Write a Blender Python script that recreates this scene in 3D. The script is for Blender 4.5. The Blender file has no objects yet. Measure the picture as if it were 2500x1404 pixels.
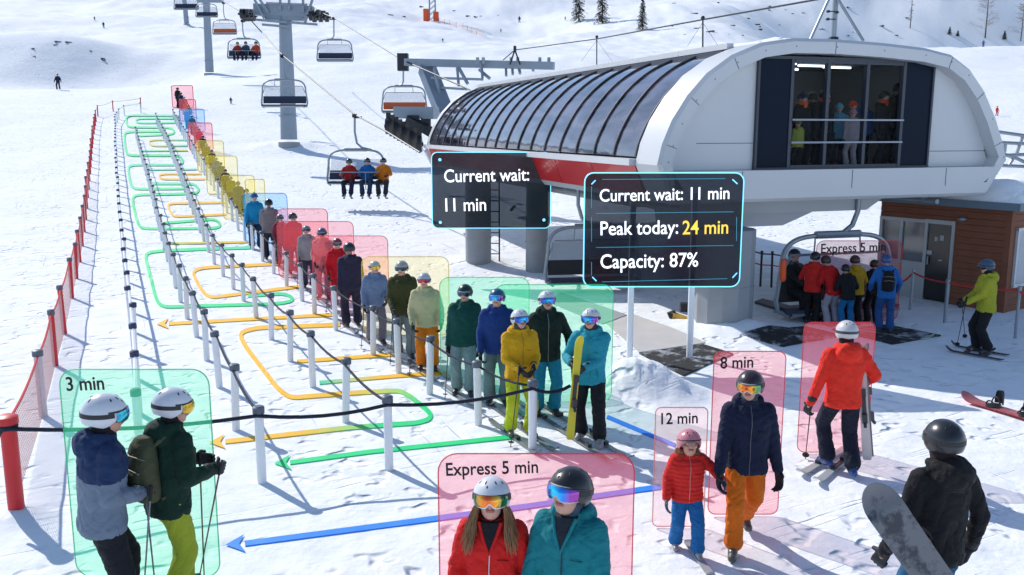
import bpy, bmesh, math, random
import numpy as np
from mathutils import Vector, Matrix, Quaternion
R = math.radians
random.seed(7)
scene = bpy.context.scene
COL = scene.collection
# ---------------------------------------------------------------- camera model (photo pixels, 2500 x 1404)
FPX = 2200.0; CAMZ = 4.2; PITCH = R(9.95)
FW = Vector((0, math.cos(PITCH), -math.sin(PITCH))); UP = Vector((0, math.sin(PITCH), math.cos(PITCH)))
CAM = Vector((0, 0, CAMZ))
def ray(x, y):
    return FW*FPX + Vector((1, 0, 0))*(x-1250) + UP*(702-y)
def at(x, y, Y):
    d = ray(x, y); return CAM + d*(Y/d.y)
# ---------------------------------------------------------------- terrain height
def _h(ix, iy, s):
    v = np.sin(ix*127.1 + iy*311.7 + s*74.7)*43758.5453
    return v - np.floor(v)
def vn(x, y, s=0.0):
    ix = np.floor(x); iy = np.floor(y); fx = x-ix; fy = y-iy
    fx = fx*fx*fx*(fx*(fx*6-15)+10); fy = fy*fy*fy*(fy*(fy*6-15)+10)
    a = _h(ix, iy, s); b = _h(ix+1, iy, s); c = _h(ix, iy+1, s); d = _h(ix+1, iy+1, s)
    return ((a*(1-fx)+b*fx)*(1-fy) + (c*(1-fx)+d*fx)*fy)*2-1
def fbm(x, y, s=0.0, o=4):
    r = 0; a = 1.0; n = 0
    for i in range(o):
        r = r + a*vn(x*(2**i)+i*13.7, y*(2**i)-i*7.3, s+i); n += a; a *= .5
    return r/n
def sst(a, b, v):
    t = np.clip((v-a)/(b-a), 0, 1); return t*t*(3-2*t)
MOUNDS = []   # x, y, radius, height
def hh(x, y):
    x = np.asarray(x, float); y = np.asarray(y, float)
    t = np.clip(y-25, 0, 74)
    z = .0114*t**1.5
    f = np.clip(y-99, 0, None)
    z = z + .147*f + 4e-5*f*f
    u = x/np.maximum(y, 1.0)
    w = sst(.20, .42, u)
    z = z - w*np.clip((y-200)*.25, 0, 42) + w*.5*np.clip(y-450, 0, None)
    # hills
    k = sst(60, 160, y)
    z = z + k*.02*np.clip(y-60, 0, 400)*fbm(x/70+3.1, y/110+1.7, 5, 3)*1.0
    z = z + k*1.0*fbm(x/13, y/22, 9, 3) * (1-.55*w)
    z = z + sst(110, 220, y)*.40*fbm(x/3.1, y/5.5, 12, 3)*(1-.5*w)
    # broad swells in the middle field
    z = z + sst(26, 45, y)*.16*fbm(x/7+9, y/9, 21, 2)
    # knoll on the left
    z = z + 5.5*np.exp(-(((x+78)/16)**2+((y-150)/17)**2)) - 2.5*np.exp(-(((x+58)/14)**2+((y-132)/15)**2))
    # dip in the upper middle
    z = z - 5*np.exp(-(((x-5)/26)**2+((y-330)/35)**2))
    # small relief close by
    nr = np.exp(-np.clip(y-9, 0, None)/16)
    z = z + nr*(.022*fbm(x/1.3, y/1.3, 31, 3) + .010*fbm(x/.35+4, y/.35, 37, 2))
    pen = sst(-8.2, -10.0, x)*sst(6, 9, y)*(1-sst(30, 50, y))
    z = z + pen*(.05*fbm(x/1.6, y/.8, 41, 3))
    for (mx, my, mr, mh) in MOUNDS:
        d2 = ((x-mx)**2+(y-my)**2)/(mr*mr)
        g = np.exp(-d2)
        z = z + mh*g*(1+.35*fbm(x/(mr*.35), y/(mr*.35), 51, 3))
    return z
_YS = np.exp(np.linspace(math.log(2.0), math.log(1400.0), 900))
def ground(px, py):
    d = ray(px, py); X = CAM.x + d.x/d.y*_YS; Z = CAM.z + d.z/d.y*_YS
    g = Z - hh(X, _YS)
    i = np.argmax(g < 0)
    if i == 0: i = len(_YS)-1
    a, b = g[i-1], g[i]; t = a/(a-b) if a != b else 0
    Y = _YS[i-1] + t*(_YS[i]-_YS[i-1])
    p = CAM + d*(Y/d.y); p.z = float(hh(p.x, p.y)); return p
def gz(x, y): return float(hh(x, y))
# mounds: by the sign, red post, towers
for (px, py, mr, mh) in [(1570, 955, .62, .32), (1520, 925, .4, .26), (1625, 930, .5, .2), (45, 1262, .28, .09), (705, 362, 2.2, .6), (1165, 640, .8, .25),
                         (1760, 800, .9, .16), (1840, 800, .7, .14)]:
    p = ground(px, py); MOUNDS.append((p.x, p.y, mr, mh))
# ---------------------------------------------------------------- materials
MATS = {}
def mat(key, col=(.5,.5,.5), rough=.6, metal=0, bump=0, bscale=20, coat=0, emis=None, estr=0, var=0, vscale=6, spec=.5, bdist=.01, aniso=None, sheen=0):
    if key in MATS: return MATS[key]
    m = bpy.data.materials.new(key); m.use_nodes = True
    nt = m.node_tree; b = nt.nodes['Principled BSDF']
    b.inputs['Base Color'].default_value = (*col, 1); b.inputs['Roughness'].default_value = rough
    b.inputs['Metallic'].default_value = metal; b.inputs['Coat Weight'].default_value = coat
    b.inputs['Specular IOR Level'].default_value = spec; b.inputs['Sheen Weight'].default_value = sheen
    tc = nt.nodes.new('ShaderNodeTexCoord')
    if var:
        n = nt.nodes.new('ShaderNodeTexNoise'); n.inputs['Scale'].default_value = vscale; n.inputs['Detail'].default_value = 6
        nt.links.new(tc.outputs['Object'], n.inputs['Vector'])
        mx = nt.nodes.new('ShaderNodeMix'); mx.data_type = 'RGBA'
        mx.inputs[6].default_value = (*[c*(1-var) for c in col], 1); mx.inputs[7].default_value = (*[min(1, c*(1+var)) for c in col], 1)
        nt.links.new(n.outputs['Fac'], mx.inputs[0]); nt.links.new(mx.outputs[2], b.inputs['Base Color'])
    if bump:
        n = nt.nodes.new('ShaderNodeTexNoise'); n.inputs['Scale'].default_value = bscale; n.inputs['Detail'].default_value = 5
        if aniso:
            mp = nt.nodes.new('ShaderNodeMapping'); mp.inputs['Scale'].default_value = aniso
            nt.links.new(tc.outputs['Object'], mp.inputs[0]); nt.links.new(mp.outputs[0], n.inputs['Vector'])
        else: nt.links.new(tc.outputs['Object'], n.inputs['Vector'])
        bp = nt.nodes.new('ShaderNodeBump'); bp.inputs['Strength'].default_value = bump; bp.inputs['Distance'].default_value = bdist
        nt.links.new(n.outputs['Fac'], bp.inputs['Height']); nt.links.new(bp.outputs[0], b.inputs['Normal'])
    if emis:
        b.inputs['Emission Color'].default_value = (*emis, 1); b.inputs['Emission Strength'].default_value = estr
    MATS[key] = m; return m
def cloth(col):
    return mat('cloth_%d_%d_%d' % tuple(int(c*999) for c in col), col, .8, bump=.8, bscale=8, bdist=.03, aniso=(1, 1, 1.7), var=.14, vscale=5, spec=.25, sheen=.03)
def gear(col, rough=.3, metal=0):
    return mat('gear_%d_%d_%d_%d_%d' % (*[int(c*999) for c in col], int(rough*100), int(metal*10)), col, rough, metal, coat=.2, var=.06, vscale=30)
def snow_mat():
    m = bpy.data.materials.new('snow'); m.use_nodes = True; nt = m.node_tree; N = nt.nodes; L = nt.links
    b = N['Principled BSDF']; b.inputs['Roughness'].default_value = .85; b.inputs['Specular IOR Level'].default_value = .15
    tc = N.new('ShaderNodeTexCoord')
    def noise(scale, detail, rot=0, sc=(1,1,1), dist=0, rough=.55):
        mp = N.new('ShaderNodeMapping'); mp.vector_type = 'POINT'
        mp.inputs['Rotation'].default_value = (0, 0, rot); mp.inputs['Scale'].default_value = sc
        L.new(tc.outputs['Object'], mp.inputs[0])
        # rotate first, then scale
        mp2 = N.new('ShaderNodeMapping'); mp2.inputs['Scale'].default_value = sc
        mp.inputs['Scale'].default_value = (1,1,1)
        L.new(mp.outputs[0], mp2.inputs[0])
        n = N.new('ShaderNodeTexNoise'); n.inputs['Scale'].default_value = scale; n.inputs['Detail'].default_value = detail
        n.inputs['Distortion'].default_value = dist; n.inputs['Roughness'].default_value = rough
        L.new(mp2.outputs[0], n.inputs['Vector']); return n.outputs['Fac']
    def ramp(s, a, c):
        r = N.new('ShaderNodeMapRange'); r.inputs[1].default_value = a; r.inputs[2].default_value = c; r.interpolation_type = 'SMOOTHSTEP'
        L.new(s, r.inputs[0]); return r.outputs[0]
    def mul(a, k):
        n = N.new('ShaderNodeMath'); n.operation = 'MULTIPLY'; L.new(a, n.inputs[0])
        if isinstance(k, float): n.inputs[1].default_value = k
        else: L.new(k, n.inputs[1])
        return n.outputs[0]
    def add(a, c):
        n = N.new('ShaderNodeMath'); n.operation = 'ADD'; L.new(a, n.inputs[0]); L.new(c, n.inputs[1]); return n.outputs[0]
    big = noise(.35, 4); mid = noise(2.2, 6); fine = noise(16, 5)
    # sparse grooves left by skis, running to the upper right, and others up the hill
    tr1 = mul(mul(ramp(noise(1.0, 3, R(-29), (.30, 6.5, 1), .9), .60, .67), ramp(noise(.8, 3), .42, .6)), -1.0)
    tr2 = mul(mul(ramp(noise(1.0, 2, R(66), (.12, 3.2, 1), .25), .62, .67), ramp(noise(.3, 2), .5, .65)), -1.0)
    foot = mul(mul(ramp(noise(3.4, 1), .54, .74), ramp(noise(.5, 3), .44, .56)), -1.0)
    h = add(mul(big, .12), mul(mid, .042)); h = add(h, mul(fine, .007))
    h = add(h, mul(tr1, .018)); h = add(h, mul(tr2, .02)); h = add(h, mul(foot, .06))
    bp = N.new('ShaderNodeBump'); bp.inputs['Strength'].default_value = .9; bp.inputs['Distance'].default_value = 1.0
    L.new(h, bp.inputs['Height']); L.new(bp.outputs[0], b.inputs['Normal'])
    mx = N.new('ShaderNodeMix'); mx.data_type = 'RGBA'
    mx.inputs[6].default_value = (.83, .865, .915, 1); mx.inputs[7].default_value = (.91, .925, .94, 1)
    L.new(ramp(mid, .3, .6), mx.inputs[0])
    # exposed dark clods and rocks, sparse
    mk = mul(ramp(noise(2.6, 6, 0, (1, 1.6, 1), .2, .7), .66, .72), ramp(noise(.12, 4), .5, .62))
    mx2 = N.new('ShaderNodeMix'); mx2.data_type = 'RGBA'; mx2.inputs[7].default_value = (.42, .47, .56, 1)
    L.new(mul(mk, .55), mx2.inputs[0]); L.new(mx.outputs[2], mx2.inputs[6]); L.new(mx2.outputs[2], b.inputs['Base Color'])
    return m
SNOW = snow_mat()
M_STEEL = mat('galvanised_steel', (.30,.34,.38), .45, .6, bump=.15, bscale=30, var=.15, vscale=3)
M_TOWER = mat('painted_tower_steel', (.27,.32,.38), .5, .3, bump=.1, bscale=12, var=.12, vscale=1.2)
M_DARK = mat('dark_steel', (.03,.033,.04), .5, .4, bump=.1, bscale=40, var=.3, vscale=8)
M_RUB = mat('black_rubber', (.012,.012,.014), .75, bump=.3, bscale=60)
M_WHITE = mat('white_post_plastic', (.80,.82,.85), .45, var=.08, vscale=2.5, bump=.06, bscale=18)
M_NAVY = mat('navy_plastic', (.02,.035,.10), .45)
M_RED = mat('red_post_plastic', (.62,.012,.02), .4, var=.15, vscale=4, bump=.05, bscale=20)
M_ROPE = mat('navy_black_rope', (.012,.018,.035), .85, bump=1.0, bscale=45, bdist=.02)
M_SKIN = mat('skin', (.60,.33,.24), .55, bump=.08, bscale=60, var=.08, vscale=14)
M_LIP = mat('lips', (.42,.13,.12), .45); M_EYE = mat('eye_white', (.75,.75,.75), .3); M_IRIS = mat('iris', (.03,.02,.015), .2)
M_GLOVE = mat('black_glove', (.012,.013,.017), .65, bump=.5, bscale=25)
# ---------------------------------------------------------------- mesh builder
class MB:
    def __init__(s): s.v = []; s.f = []; s.m = []
    def add(s, vs, fs, mi=0):
        o = len(s.v); s.v += [tuple(v) for v in vs]; s.f += [tuple(i+o for i in f) for f in fs]; s.m += [mi]*len(fs); return s
    def box(s, c, size, rot=None, mi=0):
        hx, hy, hz = [a/2 for a in size]; c = Vector(c)
        vs = [Vector((x, y, z)) for x in (-hx, hx) for y in (-hy, hy) for z in (-hz, hz)]
        if rot is not None: vs = [rot @ v for v in vs]
        vs = [v+c for v in vs]
        return s.add(vs, [(0,1,3,2),(4,6,7,5),(0,4,5,1),(2,3,7,6),(0,2,6,4),(1,5,7,3)], mi)
    def beam(s, a, b, w, h=None, mi=0):
        a = Vector(a); b = Vector(b); d = b-a; h = h or w
        q = d.to_track_quat('Y', 'Z').to_matrix()
        return s.box((a+b)/2, (w, d.length, h), q, mi)
    def tube(s, pts, r, n=8, cap=True, mi=0, closed=False):
        pts = [Vector(p) for p in pts]; N = len(pts); rs = r if isinstance(r, (list, tuple)) else [r]*N
        vs = []; prev = None
        for i, p in enumerate(pts):
            if closed: t = pts[(i+1) % N]-pts[i-1]
            else: t = (pts[min(i+1, N-1)]-pts[max(i-1, 0)])
            t = t.normalized() if t.length > 1e-9 else Vector((0,0,1))
            if prev is None:
                a = t.orthogonal().normalized()
            else:
                a = prev - t*prev.dot(t); a = a.normalized() if a.length > 1e-6 else t.orthogonal().normalized()
            prev = a; b = t.cross(a)
            for k in range(n):
                an = 2*math.pi*k/n; vs.append(p+(a*math.cos(an)+b*math.sin(an))*rs[i])
        fs = []
        rng = N if closed else N-1
        for i in range(rng):
            j = (i+1) % N
            for k in range(n): fs.append((i*n+k, i*n+(k+1) % n, j*n+(k+1) % n, j*n+k))
        if cap and not closed: fs.append(tuple(range(n-1, -1, -1))); fs.append(tuple((N-1)*n+k for k in range(n)))
        return s.add(vs, fs, mi)
    def ell(s, c, r, rot=None, n=12, m=8, mi=0):
        c = Vector(c); r = (r, r, r) if isinstance(r, (int, float)) else r
        vs = []; fs = []
        def P(x, y, z):
            v = Vector((x*r[0], y*r[1], z*r[2])); v = rot @ v if rot is not None else v; return v+c
        vs.append(P(0,0,1))
        for i in range(1, m):
            a = math.pi*i/m
            for k in range(n):
                b = 2*math.pi*k/n; vs.append(P(math.sin(a)*math.cos(b), math.sin(a)*math.sin(b), math.cos(a)))
        vs.append(P(0,0,-1))
        for k in range(n): fs.append((0, 1+k, 1+(k+1) % n))
        for i in range(m-2):
            for k in range(n):
                a = 1+i*n+k; b = 1+i*n+(k+1) % n; fs.append((a, a+n, b+n, b))
        o = 1+(m-2)*n
        for k in range(n): fs.append((o+k, len(vs)-1, o+(k+1) % n))
        return s.add(vs, fs, mi)
    def cap(s, a, b, ra, rb, n=12):
        a = Vector(a); b = Vector(b)
        d = b-a
        if d.length < 1e-5: return s.ell(a, ra, n=n)
        t = d.normalized(); pts = []; rs = []
        for k in range(4): an = math.pi/2*(1-k/3.5); pts.append(a-t*ra*math.sin(an)); rs.append(max(ra*math.cos(an), .001))
        pts.append(a); rs.append(ra); pts.append(b); rs.append(rb)
        for k in range(3, -1, -1): an = math.pi/2*(1-k/3.5); pts.append(b+t*rb*math.sin(an)); rs.append(max(rb*math.cos(an), .001))
        return s.tube(pts, rs, n)
    def loft(s, rings, n=20, mi=0):   # rings: (center, rx, ry)
        vs = []; fs = []
        for (c, rx, ry) in rings:
            for k in range(n):
                a = 2*math.pi*k/n; cx, sx = math.cos(a), math.sin(a)
                e = .85; vx = math.copysign(abs(cx)**e, cx); vy = math.copysign(abs(sx)**e, sx)
                vs.append((c[0]+vx*rx, c[1]+vy*ry, c[2]))
        for i in range(len(rings)-1):
            for k in range(n): fs.append((i*n+k, i*n+(k+1) % n, (i+1)*n+(k+1) % n, (i+1)*n+k))
        fs.append(tuple(range(n-1, -1, -1))); fs.append(tuple((len(rings)-1)*n+k for k in range(n)))
        return s.add(vs, fs, mi)
    def prism(s, pts, th, mi=0):      # pts: 3D polygon, th: vector thickness
        n = len(pts); th = Vector(th); vs = [Vector(p) for p in pts]+[Vector(p)+th for p in pts]
        fs = [tuple(range(n-1, -1, -1)), tuple(range(n, 2*n))]+[(i, (i+1) % n, (i+1) % n+n, i+n) for i in range(n)]
        return s.add(vs, fs, mi)
    def mesh(s, name, mats=(), smooth=True, ang=35):
        me = bpy.data.meshes.new(name); me.from_pydata(s.v, [], s.f)
        for m in (mats if isinstance(mats, (list, tuple)) else [mats]): me.materials.append(m)
        if any(s.m): me.polygons.foreach_set('material_index', s.m)
        bm = bmesh.new(); bm.from_mesh(me); bmesh.ops.recalc_face_normals(bm, faces=bm.faces); bm.to_mesh(me); bm.free()
        if smooth:
            me.shade_smooth()
            if ang: me.set_sharp_from_angle(angle=R(ang))
        me.update(); return me
    def build(s, name, mats, parent=None, smooth=True, ang=35, loc=None):
        o = bpy.data.objects.new(name, s.mesh(name, mats, smooth, ang)); COL.objects.link(o)
        if parent: o.parent = parent
        if loc is not None: o.location = loc
        return o
def remesh(mb, vox, sm=3, name='m'):
    me = mb.mesh(name, [], False); o = bpy.data.objects.new('tmp', me); COL.objects.link(o)
    md = o.modifiers.new('r', 'REMESH'); md.mode = 'VOXEL'; md.voxel_size = vox; md.use_smooth_shade = True
    if sm: s2 = o.modifiers.new('s', 'SMOOTH'); s2.factor = .5; s2.iterations = sm
    dg = bpy.context.evaluated_depsgraph_get(); ev = o.evaluated_get(dg)
    out = bpy.data.meshes.new_from_object(ev); bpy.data.objects.remove(o); bpy.data.meshes.remove(me)
    out.name = name; out.shade_smooth(); return out
def wrinkle(me, amp, seed=0, zf=1.0):
    n = len(me.vertices); co = np.empty(n*3); me.vertices.foreach_get('co', co); co = co.reshape(-1, 3)
    no = np.empty(n*3); me.vertices.foreach_get('normal', no); no = no.reshape(-1, 3)
    x, y, z = co[:, 0], co[:, 1], co[:, 2]
    w = x*1.3+.7*np.sin(9*z+seed)
    d = np.sin(z*48*zf+7*np.sin(x*11+seed)+5*np.sin(y*13+z*6))*.45+np.sin(z*23*zf+x*31+seed*2+3*np.sin(y*17))*.6+np.sin(x*60+z*35+y*41)*.2
    cr = (1-np.abs(np.sin(z*30*zf+x*9+3.2*np.sin(x*14+seed)+2.5*np.sin(y*16+z*9+seed))))**5+(1-np.abs(np.sin(z*17*zf-x*26+2.6*np.sin(y*12+seed*2)+2*np.sin(z*21))))**6
    d = np.sign(d)*np.abs(d)**1.3*.7-cr*.9
    co += no*(d*amp)[:, None]; me.vertices.foreach_set('co', co.ravel()); me.update(); return me
def quilt(me, amp, period=.062):
    n = len(me.vertices); co = np.empty(n*3); me.vertices.foreach_get('co', co); co = co.reshape(-1, 3)
    no = np.empty(n*3); me.vertices.foreach_get('normal', no); no = no.reshape(-1, 3)
    d = np.abs(np.sin(co[:, 2]*math.pi/period))**.5-.6
    co += no*(d*amp)[:, None]; me.vertices.foreach_set('co', co.ravel()); me.update(); return me
def tag(o, label=None, cat=None, group=None, kind=None):
    if label: o['label'] = label
    if cat: o['category'] = cat
    if group: o['group'] = group
    if kind: o['kind'] = kind
    return o
def empty(name, loc, rz=0, label=None, cat=None, group=None):
    o = bpy.data.objects.new(name, None); COL.objects.link(o); o.location = loc; o.rotation_euler = (0, 0, rz); o.empty_display_size = .2
    return tag(o, label, cat, group)
def kids(o): return KIDS.get(o.name, [c for c in bpy.data.objects if c.parent == o])
KIDS = {}
def copy_tree(o, parent=None):
    c = o.copy(); COL.objects.link(c)
    if parent: c.parent = parent
    for ch in [k for k in bpy.data.objects if k.parent == o]: copy_tree(ch, c)
    return c
def place_child(name, me, mats, parent, mtx=None):
    o = bpy.data.objects.new(name, me); COL.objects.link(o)
    if len(me.materials) == 0:
        for _ in mats: me.materials.append(None)
    for i, m in enumerate(mats):
        if i < len(o.material_slots):
            o.material_slots[i].link = 'OBJECT'; o.material_slots[i].material = m
    o.parent = parent
    if mtx is not None: o.matrix_local = mtx
    return o
# ---------------------------------------------------------------- terrain mesh
def terrain():
    angs = np.concatenate([np.linspace(-180, -42, 50)[:-1], np.linspace(-42, 42, 430), np.linspace(42, 180, 50)[1:-1]])
    rs = np.concatenate([[0.05], np.exp(np.linspace(math.log(1.5), math.log(1500), 560))])
    A, RR = np.meshgrid(np.radians(angs), rs)
    X = np.sin(A)*RR; Y = np.cos(A)*RR
    Z = hh(X, Y)
    Z = np.where(RR > 1400, Z+30, Z)
    n, m = X.shape
    co = np.stack([X, Y, Z], -1).reshape(-1, 3)
    idx = np.arange(n*m).reshape(n, m); nx = np.roll(idx, -1, axis=1)
    q = np.stack([idx[:-1], nx[:-1], nx[1:], idx[1:]], -1).reshape(-1, 4)[:, ::-1]
    me = bpy.data.meshes.new('snow_ground'); me.vertices.add(len(co)); me.vertices.foreach_set('co', co.ravel())
    me.loops.add(q.size); me.loops.foreach_set('vertex_index', q.ravel())
    me.polygons.add(len(q)); me.polygons.foreach_set('loop_start', np.arange(0, q.size, 4)); me.update(calc_edges=True)
    me.shade_smooth(); me.materials.append(SNOW)
    o = bpy.data.objects.new('snow_ground', me); COL.objects.link(o); tag(o, kind='structure')
    if me.polygons[300*528].normal.z < 0: me.flip_normals()
terrain()
# ---------------------------------------------------------------- people
def ik(a, b, l1, l2, pole):
    a = Vector(a); b = Vector(b); d = b-a; L = min(d.length, (l1+l2)*.999)
    t = d.normalized(); b2 = a+t*L
    x = (l1*l1-l2*l2+L*L)/(2*L); h = math.sqrt(max(l1*l1-x*x, 0))
    p = Vector(pole); p = p-t*p.dot(t); p = p.normalized() if p.length > 1e-6 else t.orthogonal()
    return a+t*x+p*h, b2
def hand(mb, w, d, n, side, curl, k=1.0):
    d = Vector(d).normalized(); n = Vector(n); n = (n-d*n.dot(d)).normalized(); s = d.cross(n)*side
    w = Vector(w)
    mb.cap(w-d*.03, w+d*.015, .036*k, .034*k)
    for i in range(4):
        mb.cap(w+d*.012+s*(i-1.5)*.016*k, w+d*.085*k+s*(i-1.5)*.021*k, .017*k, .015*k, 8)
    L = [(.030, .022, .018), (.036, .026, .02), (.040, .028, .021), (.036, .025, .02)]
    for i in range(4):
        p = w+d*.09*k+s*(i-1.5)*.0215*k; dd = d.copy()+s*(i-1.5)*.05; r = .0125*k
        for j, ln in enumerate(L[3-i] if side > 0 else L[3-i]):
            an = R((30, 50, 42)[j])*curl*(1-.08*i)+R(6)
            dd = (Quaternion(d.cross(n).normalized(), an) @ dd) if False else (dd*math.cos(an)+n*math.sin(an) if j == 0 else (dd*math.cos(an)+(_perp(dd, d, n))*math.sin(an)))
            dd.normalize(); q = p+dd*ln*1.15*k; mb.cap(p, q, r, r*.93, 8); p = q; r *= .93
    b = w+d*.022*k+s*.032*k; t1 = (s*.75+d*.55+n*.35).normalized(); m_ = b+t1*.042*k; mb.cap(b, m_, .017*k, .0145*k, 8)
    t2 = (t1*.5+d*.6+n*(.3+.7*curl)-s*.25*curl).normalized(); mb.cap(m_, m_+t2*.034*k, .0145*k, .012*k, 8)
def _perp(dd, d, n):
    ax = d.cross(n).normalized(); v = ax.cross(dd); 
    return v if v.length > 0 else n
DEF = dict(lean=(0, 0), la=(.11, -.02, .10), ra=(-.11, .03, .10), lh=(.25, -.20, .90), rh=(-.25, -.20, .90), head=(0, 0), curl=.8,
           pel=(0, 0, .92), lk=None, rk=None, hs=1.03, fat=1.09, child=False, hemz=.80, footyaw=(12, -12), sw=1.0, handd=None)
def skel(p):
    pel = Vector(p['pel']); lx, ly = p['lean']; dz = pel.z-.92
    J = {}
    J['pel'] = pel
    def sp(z): t = max(0, (z-.92)/.6); return Vector((pel.x+lx*t, pel.y+ly*t, z+dz))
    J['sp'] = sp
    c = sp(1.40)
    J['ls'] = c+Vector((.175*p['sw'], .0, .0)); J['rs'] = c+Vector((-.175*p['sw'], .0, .0))
    J['neck'] = sp(1.50); J['head'] = sp(1.64)+Vector((0, -.016, 0))
    for s, sh, hd in (('l', 'ls', 'lh'), ('r', 'rs', 'rh')):
        h = Vector(p[hd])+Vector((0, 0, 0)); sg = 1 if s == 'l' else -1
        e, w = ik(J[sh], h, .30, .28, (sg*.55, .8, -.45)); J[s+'e'] = e; J[s+'w'] = w
        hp = pel+Vector((sg*.09, 0, -.02)); an = Vector(p[s+'a'])
        k, a = ik(hp, an, .43, .42, (sg*.18, -1, .1)); 
        if p[s+'k']: k = Vector(p[s+'k'])
        J[s+'hp'] = hp; J[s+'k'] = k; J[s+'a'] = a
    return J
PCACHE = {}
def head_matrix(p, J):
    yaw, pit = p['head']
    return Matrix.Translation(J['head']) @ Matrix.Rotation(R(yaw), 4, 'Z') @ Matrix.Rotation(R(pit), 4, 'X') @ Matrix.Scale(p['hs'], 4)
def HM(key, fn):
    if key not in PCACHE: PCACHE[key] = fn()
    return PCACHE[key]
def helmet_mesh(lod):
    n = 40 if lod == 0 else 16; m = 16 if lod == 0 else 7
    mb = MB(); vs = []; fs = []
    def edge(b):   # angle from top at azimuth b (b=0 front)
        f = math.cos(b)
        return R(112)+R(0) - R(34)*max(0, f)**1.6 + (R(10)*math.exp(-((abs(b)-R(88))/R(26))**2)) + R(2)*max(0, -f)
    for sc in (1.0, .90):
        for i in range(m+1):
            for k in range(n):
                b = 2*math.pi*k/n; bb = (b+math.pi) % (2*math.pi)-math.pi
                a = edge(bb)*(i/m); rx, ry, rz = .119*sc, .138*sc, .128*sc
                if i == m and sc == 1: rx *= .985
                vs.append((rx*math.sin(a)*math.sin(b), -ry*math.sin(a)*math.cos(b)+.006, rz*math.cos(a)+.012))
    o = (m+1)*n
    for L in (0, 1):
        for i in range(m):
            for k in range(n): fs.append((L*o+i*n+k, L*o+i*n+(k+1) % n, L*o+(i+1)*n+(k+1) % n, L*o+(i+1)*n+k))
    for k in range(n): fs.append((m*n+k, m*n+(k+1) % n, o+m*n+(k+1) % n, o+m*n+k))
    mb.add(vs, fs)
    me = mb.mesh('helmet', [], True, 50); return me
def vents_mesh(i):
    mb = MB()
    for (az, el, ln) in (((-24, 52, .022), (24, 52, .022), (-12, 38, .014), (-60, 50, .018), (60, 50, .018), (150, 50, .02), (-150, 50, .02), (180, 62, .016))[i],):
        a = R(90-el); b = R(az); c = Vector((.119*math.sin(a)*math.sin(b), -.138*math.sin(a)*math.cos(b)+.006, .128*math.cos(a)+.012))
        nrm = Vector((c.x/.0141, c.y/.019, c.z/.0164)).normalized()
        q = nrm.to_track_quat('Z', 'Y').to_matrix(); mb.ell(c, (.0055, ln*.75, .002), q, 10, 6)
    return mb.mesh('vent', [], True, 60)
def brim_mesh():
    mb = MB(); mb.tube([(.113*math.sin(R(a)), -.131*math.cos(R(a))+.004, .040) for a in range(-78, 79, 6)], .007, 8); return mb.mesh('helmet_trim', [], True, 60)
def lens_mesh(off, grow, lod):
    n = 24 if lod == 0 else 10; m = 8 if lod == 0 else 4; mb = MB(); vs = []; fs = []
    for L, oo in ((0, off), (1, off-.014)):
        for j in range(m+1):
            for i in range(n+1):
                u = i/n*2-1; v = j/m*2-1
                az = R(60+grow*120)*u
                hf = (.039+grow)*(1-.30*abs(u)**3.5)
                low = -hf + (.030-grow*.3)*math.exp(-(u/.17)**2)*1.0
                top = hf*.9
                z = low+(top-low)*(v+1)/2 + .008
                rx = .098+oo; ry = .118+oo
                cv = 1-.6*((z-.01)/.12)**2
                vs.append((rx*math.sin(az)*cv, -ry*math.cos(az)*cv-.004, z))
    o = (n+1)*(m+1)
    for L in (0, 1):
        for j in range(m):
            for i in range(n):
                a = L*o+j*(n+1)+i; fs.append((a, a+1, a+n+2, a+n+1))
    bd = [i for i in range(n+1)]+[(j+1)*(n+1)+n for j in range(m)]+[m*(n+1)+i for i in range(n-1, -1, -1)]+[j*(n+1) for j in range(m-1, 0, -1)]
    for k in range(len(bd)): a = bd[k]; b = bd[(k+1) % len(bd)]; fs.append((a, b, b+o, a+o))
    mb.add(vs, fs); return mb.mesh('goggle', [], True, 50)
def strap_mesh():
    mb = MB(); vs = []; fs = []; n = 30
    for i in range(n+1):
        a = R(62+236*i/n); 
        for dz in (-.014, .014):
            z = .02+dz+.012*math.sin(a-math.pi/2)*0
            c = math.sqrt(max(0, 1-((z-.012)/.128)**2))
            for e in (.003, -.004): vs.append(((.119*c+e)*math.sin(a), -(.138*c+e)*math.cos(a)+.006, z))
    for i in range(n):
        o = i*4; fs += [(o, o+4, o+6, o+2), (o+1, o+3, o+7, o+5), (o, o+1, o+5, o+4), (o+2, o+6, o+7, o+3)]
    fs += [(0, 2, 3, 1), (n*4, n*4+1, n*4+3, n*4+2)]
    mb.add(vs, fs); return mb.mesh('goggle_strap', [], True, 40)
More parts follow.
